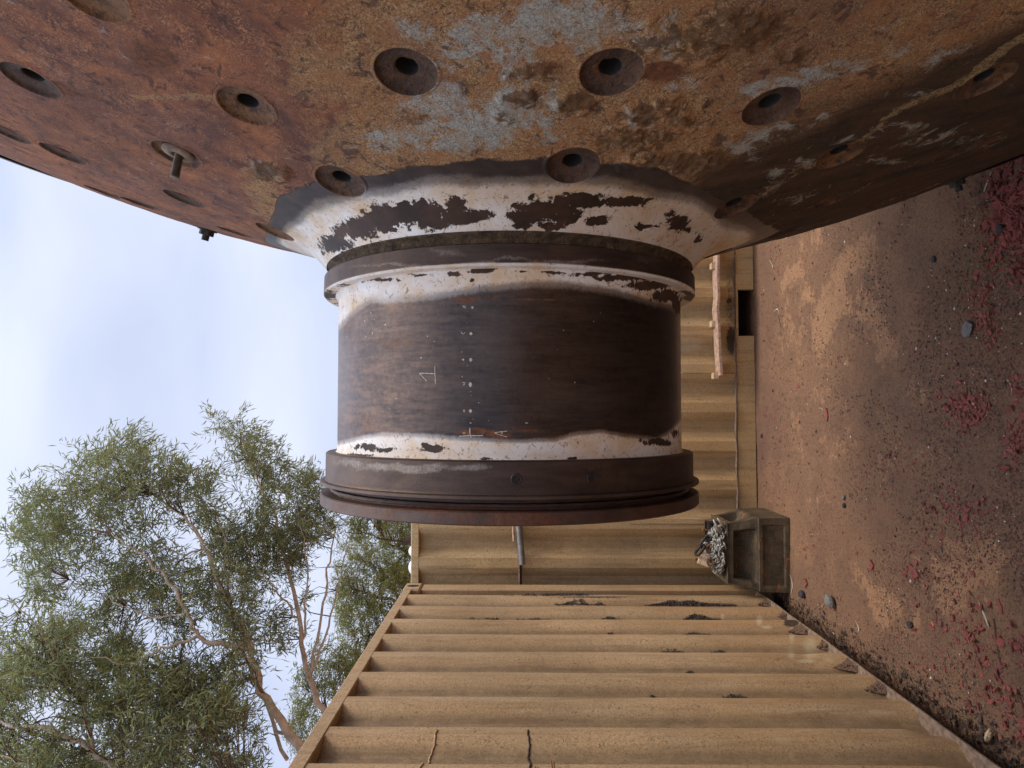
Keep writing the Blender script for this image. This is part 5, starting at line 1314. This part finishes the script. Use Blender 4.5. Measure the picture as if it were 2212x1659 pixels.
# main gum
s = at(700, 1690, Y1); trunk_r = (.17, .085)
tree('gum_tree', 'tall pale barked gum tree with the thickest leaning limbs, in the middle of the trees', GT,
     [(s.x - .5, Y1 + .2, -.05), (s.x - .35, Y1 + .1, 1.8), (s.x, Y1, s.z), at(653, 1613, Y1)],
     [([(653, 1613, Y1), (574, 1510, Y1), (541, 1398, Y1), (495, 1305, Y1), (439, 1183, Y1), (397, 1118, Y1), (330, 1070, Y1)], .115, .025),
      ([(541, 1398, Y1), (480, 1390, Y1 - .2), (425, 1375, Y1 - .3), (406, 1319, Y1 - .4), (355, 1249, Y1 - .5), (300, 1190, Y1 - .6), (240, 1160, Y1 - .7)], .075, .018),
      ([(425, 1375, Y1 - .3), (350, 1400, Y1 - .6), (280, 1430, Y1 - .8), (200, 1420, Y1 - 1)], .04, .012),
      ([(495, 1305, Y1), (490, 1230, Y1 + .3), (480, 1150, Y1 + .5), (440, 1080, Y1 + .6)], .04, .012),
      ([(640, 1600, Y1), (590, 1560, Y1 + .4), (520, 1400, Y1 + .8), (470, 1290, Y1 + 1), (430, 1230, Y1 + 1)], .06, .014),
      ([(620, 1640, Y1), (560, 1490, Y1 + 1.2), (470, 1440, Y1 + 1.4), (380, 1460, Y1 + 1.5)], .05, .014),
      ([(406, 1319, Y1 - .4), (330, 1330, Y1 - .2), (230, 1290, Y1), (150, 1250, Y1)], .03, .010),
      ([(439, 1183, Y1), (370, 1190, Y1 + .4), (300, 1110, Y1 + .6), (230, 1050, Y1 + .7)], .03, .010)],
     [(30, 1150), (60, 1055), (105, 1060), (135, 1075), (160, 1000), (200, 970), (245, 1000), (270, 935), (300, 950), (345, 985), (395, 1000), (440, 1070), (520, 1150), (540, 1280), (560, 1420), (520, 1500), (420, 1560), (280, 1500), (160, 1400), (90, 1310)],
     Y1, 1.3, 560, 42, .15, .0085, .44, M_LEAF, 2, .415)
Y2 = 12.3; s = at(740, 1600, Y2); trunk_r = (.13, .062)
tree('gum_tree', 'slender gum tree with several thin upright stems, rising closest to the trunnion', GT,
     [(s.x - .2, Y2, -.05), (s.x - .1, Y2, 1.5), (s.x, Y2, s.z), at(700, 1538, Y2)],
     [([(700, 1538, Y2), (667, 1464, Y2), (644, 1333, Y2), (611, 1188, Y2), (588, 1109, Y2), (551, 1025, Y2), (520, 950, Y2)], .085, .014),
      ([(667, 1464, Y2), (674, 1431, Y2), (700, 1300, Y2 + .1), (714, 1212, Y2 + .2), (722, 1150, Y2 + .3), (760, 1125, Y2 + .3)], .05, .010),
      ([(680, 1440, Y2), (715, 1330, Y2 + .3), (745, 1200, Y2 + .5), (775, 1130, Y2 + .6)], .038, .008),
      ([(655, 1380, Y2), (662, 1280, Y2 - .2), (660, 1180, Y2 - .3), (640, 1100, Y2 - .3)], .035, .008),
      ([(644, 1333, Y2), (600, 1280, Y2 - .4), (560, 1230, Y2 - .5), (520, 1150, Y2 - .6)], .03, .008),
      ([(618, 1220, Y2), (570, 1160, Y2 + .4), (510, 1060, Y2 + .5)], .025, .007),
      ([(588, 1109, Y2), (610, 1060, Y2), (625, 1010, Y2)], .018, .006)],
     [(470, 960), (488, 885), (520, 925), (560, 935), (600, 980), (625, 1010), (670, 1020), (715, 1060), (735, 1150), (690, 1230), (650, 1330), (635, 1450), (590, 1440), (575, 1330), (560, 1240), (500, 1200), (440, 1150), (430, 1050)],
     Y2, .9, 270, 46, .135, .008, .38, M_LEAF, 5, .41)
Y3 = 10.5; s = at(330, 1760, Y3); trunk_r = (.17, .11)
tree('gum_tree', 'dense drooping gum tree cut off by the picture edge, standing farthest from the mill', GT,
     [(s.x - .3, Y3 + .4, -.05), (s.x - .2, Y3 + .3, 2.5), (s.x, Y3, s.z)],
     [([(330, 1760, Y3), (250, 1660, Y3), (172, 1608, Y3), (90, 1570, Y3), (9, 1566, Y3), (-90, 1500, Y3)], .09, .03),
      ([(480, 1780, Y3 + 1.5), (495, 1640, Y3 + 1.4), (470, 1560, Y3 + 1.3), (455, 1500, Y3 + 1.2)], .05, .018),
      ([(200, 1620, Y3), (170, 1500, Y3 + .3), (120, 1420, Y3 + .5), (60, 1330, Y3 + .6), (-20, 1280, Y3 + .6)], .05, .012),
      ([(330, 1760, Y3), (120, 1700, Y3 - .3), (40, 1640, Y3 - .4), (-60, 1620, Y3 - .4)], .05, .014),
      ([(250, 1660, Y3), (300, 1560, Y3 + .5), (320, 1480, Y3 + .7)], .04, .012)],
     [(-30, 1340), (10, 1350), (60, 1340), (130, 1360), (200, 1400), (280, 1420), (360, 1440), (450, 1470), (540, 1530), (600, 1640), (560, 1720), (-40, 1720)],
     Y3, 1.3, 520, 42, .145, .009, .44, M_LEAF, 9, .37)
GB = 'bushy trees behind the containers'
Y4 = 15.; trunk_r = (.12, .08)
s = at(860, 1300, Y4)
tree('bushy_tree', 'dense olive green bushy tree directly above the corner where the two containers meet', GB,
     [(s.x, Y4, -.05), (s.x, Y4, 2.0), at(860, 1300, Y4)],
     [([(860, 1300, Y4), (810, 1290, Y4), (760, 1270, Y4), (725, 1250, Y4)], .06, .015), ([(860, 1300, Y4), (820, 1360, Y4), (770, 1380, Y4)], .05, .012), ([(860, 1300, Y4), (830, 1240, Y4), (790, 1210, Y4)], .045, .012)],
     [(722, 1260), (745, 1180), (775, 1165), (800, 1190), (830, 1215), (900, 1240), (900, 1420), (800, 1500), (745, 1440), (735, 1340)],
     Y4, 1.0, 380, 60, .085, .008, .36, M_LEAF2, 12, .18, M_BARKD, 50.)
Y5 = 16.; s = at(880, 1190, Y5)
tree('bushy_tree', 'yellow green bushy tree showing between the trunnion and the yellow container roof', GB,
     [(s.x, Y5, -.05), (s.x, Y5, 2.0), at(880, 1190, Y5)],
     [([(880, 1190, Y5), (850, 1180, Y5), (825, 1160, Y5)], .05, .012), ([(880, 1190, Y5), (850, 1220, Y5), (830, 1220, Y5)], .04, .012)],
     [(812, 1165), (825, 1120), (870, 1080), (920, 1080), (920, 1260), (850, 1250), (822, 1215)],
     Y5, .8, 150, 60, .085, .008, .34, M_LEAF2, 15, .15, M_BARKD, 50.)
Y6 = 14.; s = at(720, 1560, Y6)
tree('bushy_tree', 'low green bushy tree half hidden by the top rail of the tan container', GB,
     [(s.x, Y6, -.05), (s.x, Y6, 2.0), at(720, 1560, Y6)],
     [([(720, 1560, Y6), (690, 1520, Y6), (650, 1480, Y6)], .05, .012), ([(720, 1560, Y6), (700, 1600, Y6), (640, 1590, Y6)], .04, .012)],
     [(625, 1480), (650, 1430), (690, 1400), (740, 1400), (790, 1440), (790, 1560), (700, 1650), (640, 1620), (625, 1550)],
     Y6, .9, 150, 60, .09, .008, .36, M_LEAF2, 18, .28, M_BARKD, 60.)
Y7 = 13.5; s = at(780, 1170, Y7)
tree('bushy_tree', 'sparse small green tree just under the end plate of the trunnion', GB,
     [(s.x - .1, Y7, -.05), (s.x, Y7, 1.8), at(870, 1170, Y7)],
     [([(870, 1170, Y7), (810, 1160, Y7), (775, 1145, Y7)], .035, .01), ([(830, 1165, Y7), (800, 1120, Y7), (770, 1110, Y7)], .025, .008)],
     [(745, 1140), (760, 1090), (830, 1080), (850, 1130), (830, 1165), (780, 1165)],
     Y7, .5, 45, 56, .085, .008, .3, M_LEAF2, 21, .1, M_BARKD, 50.)
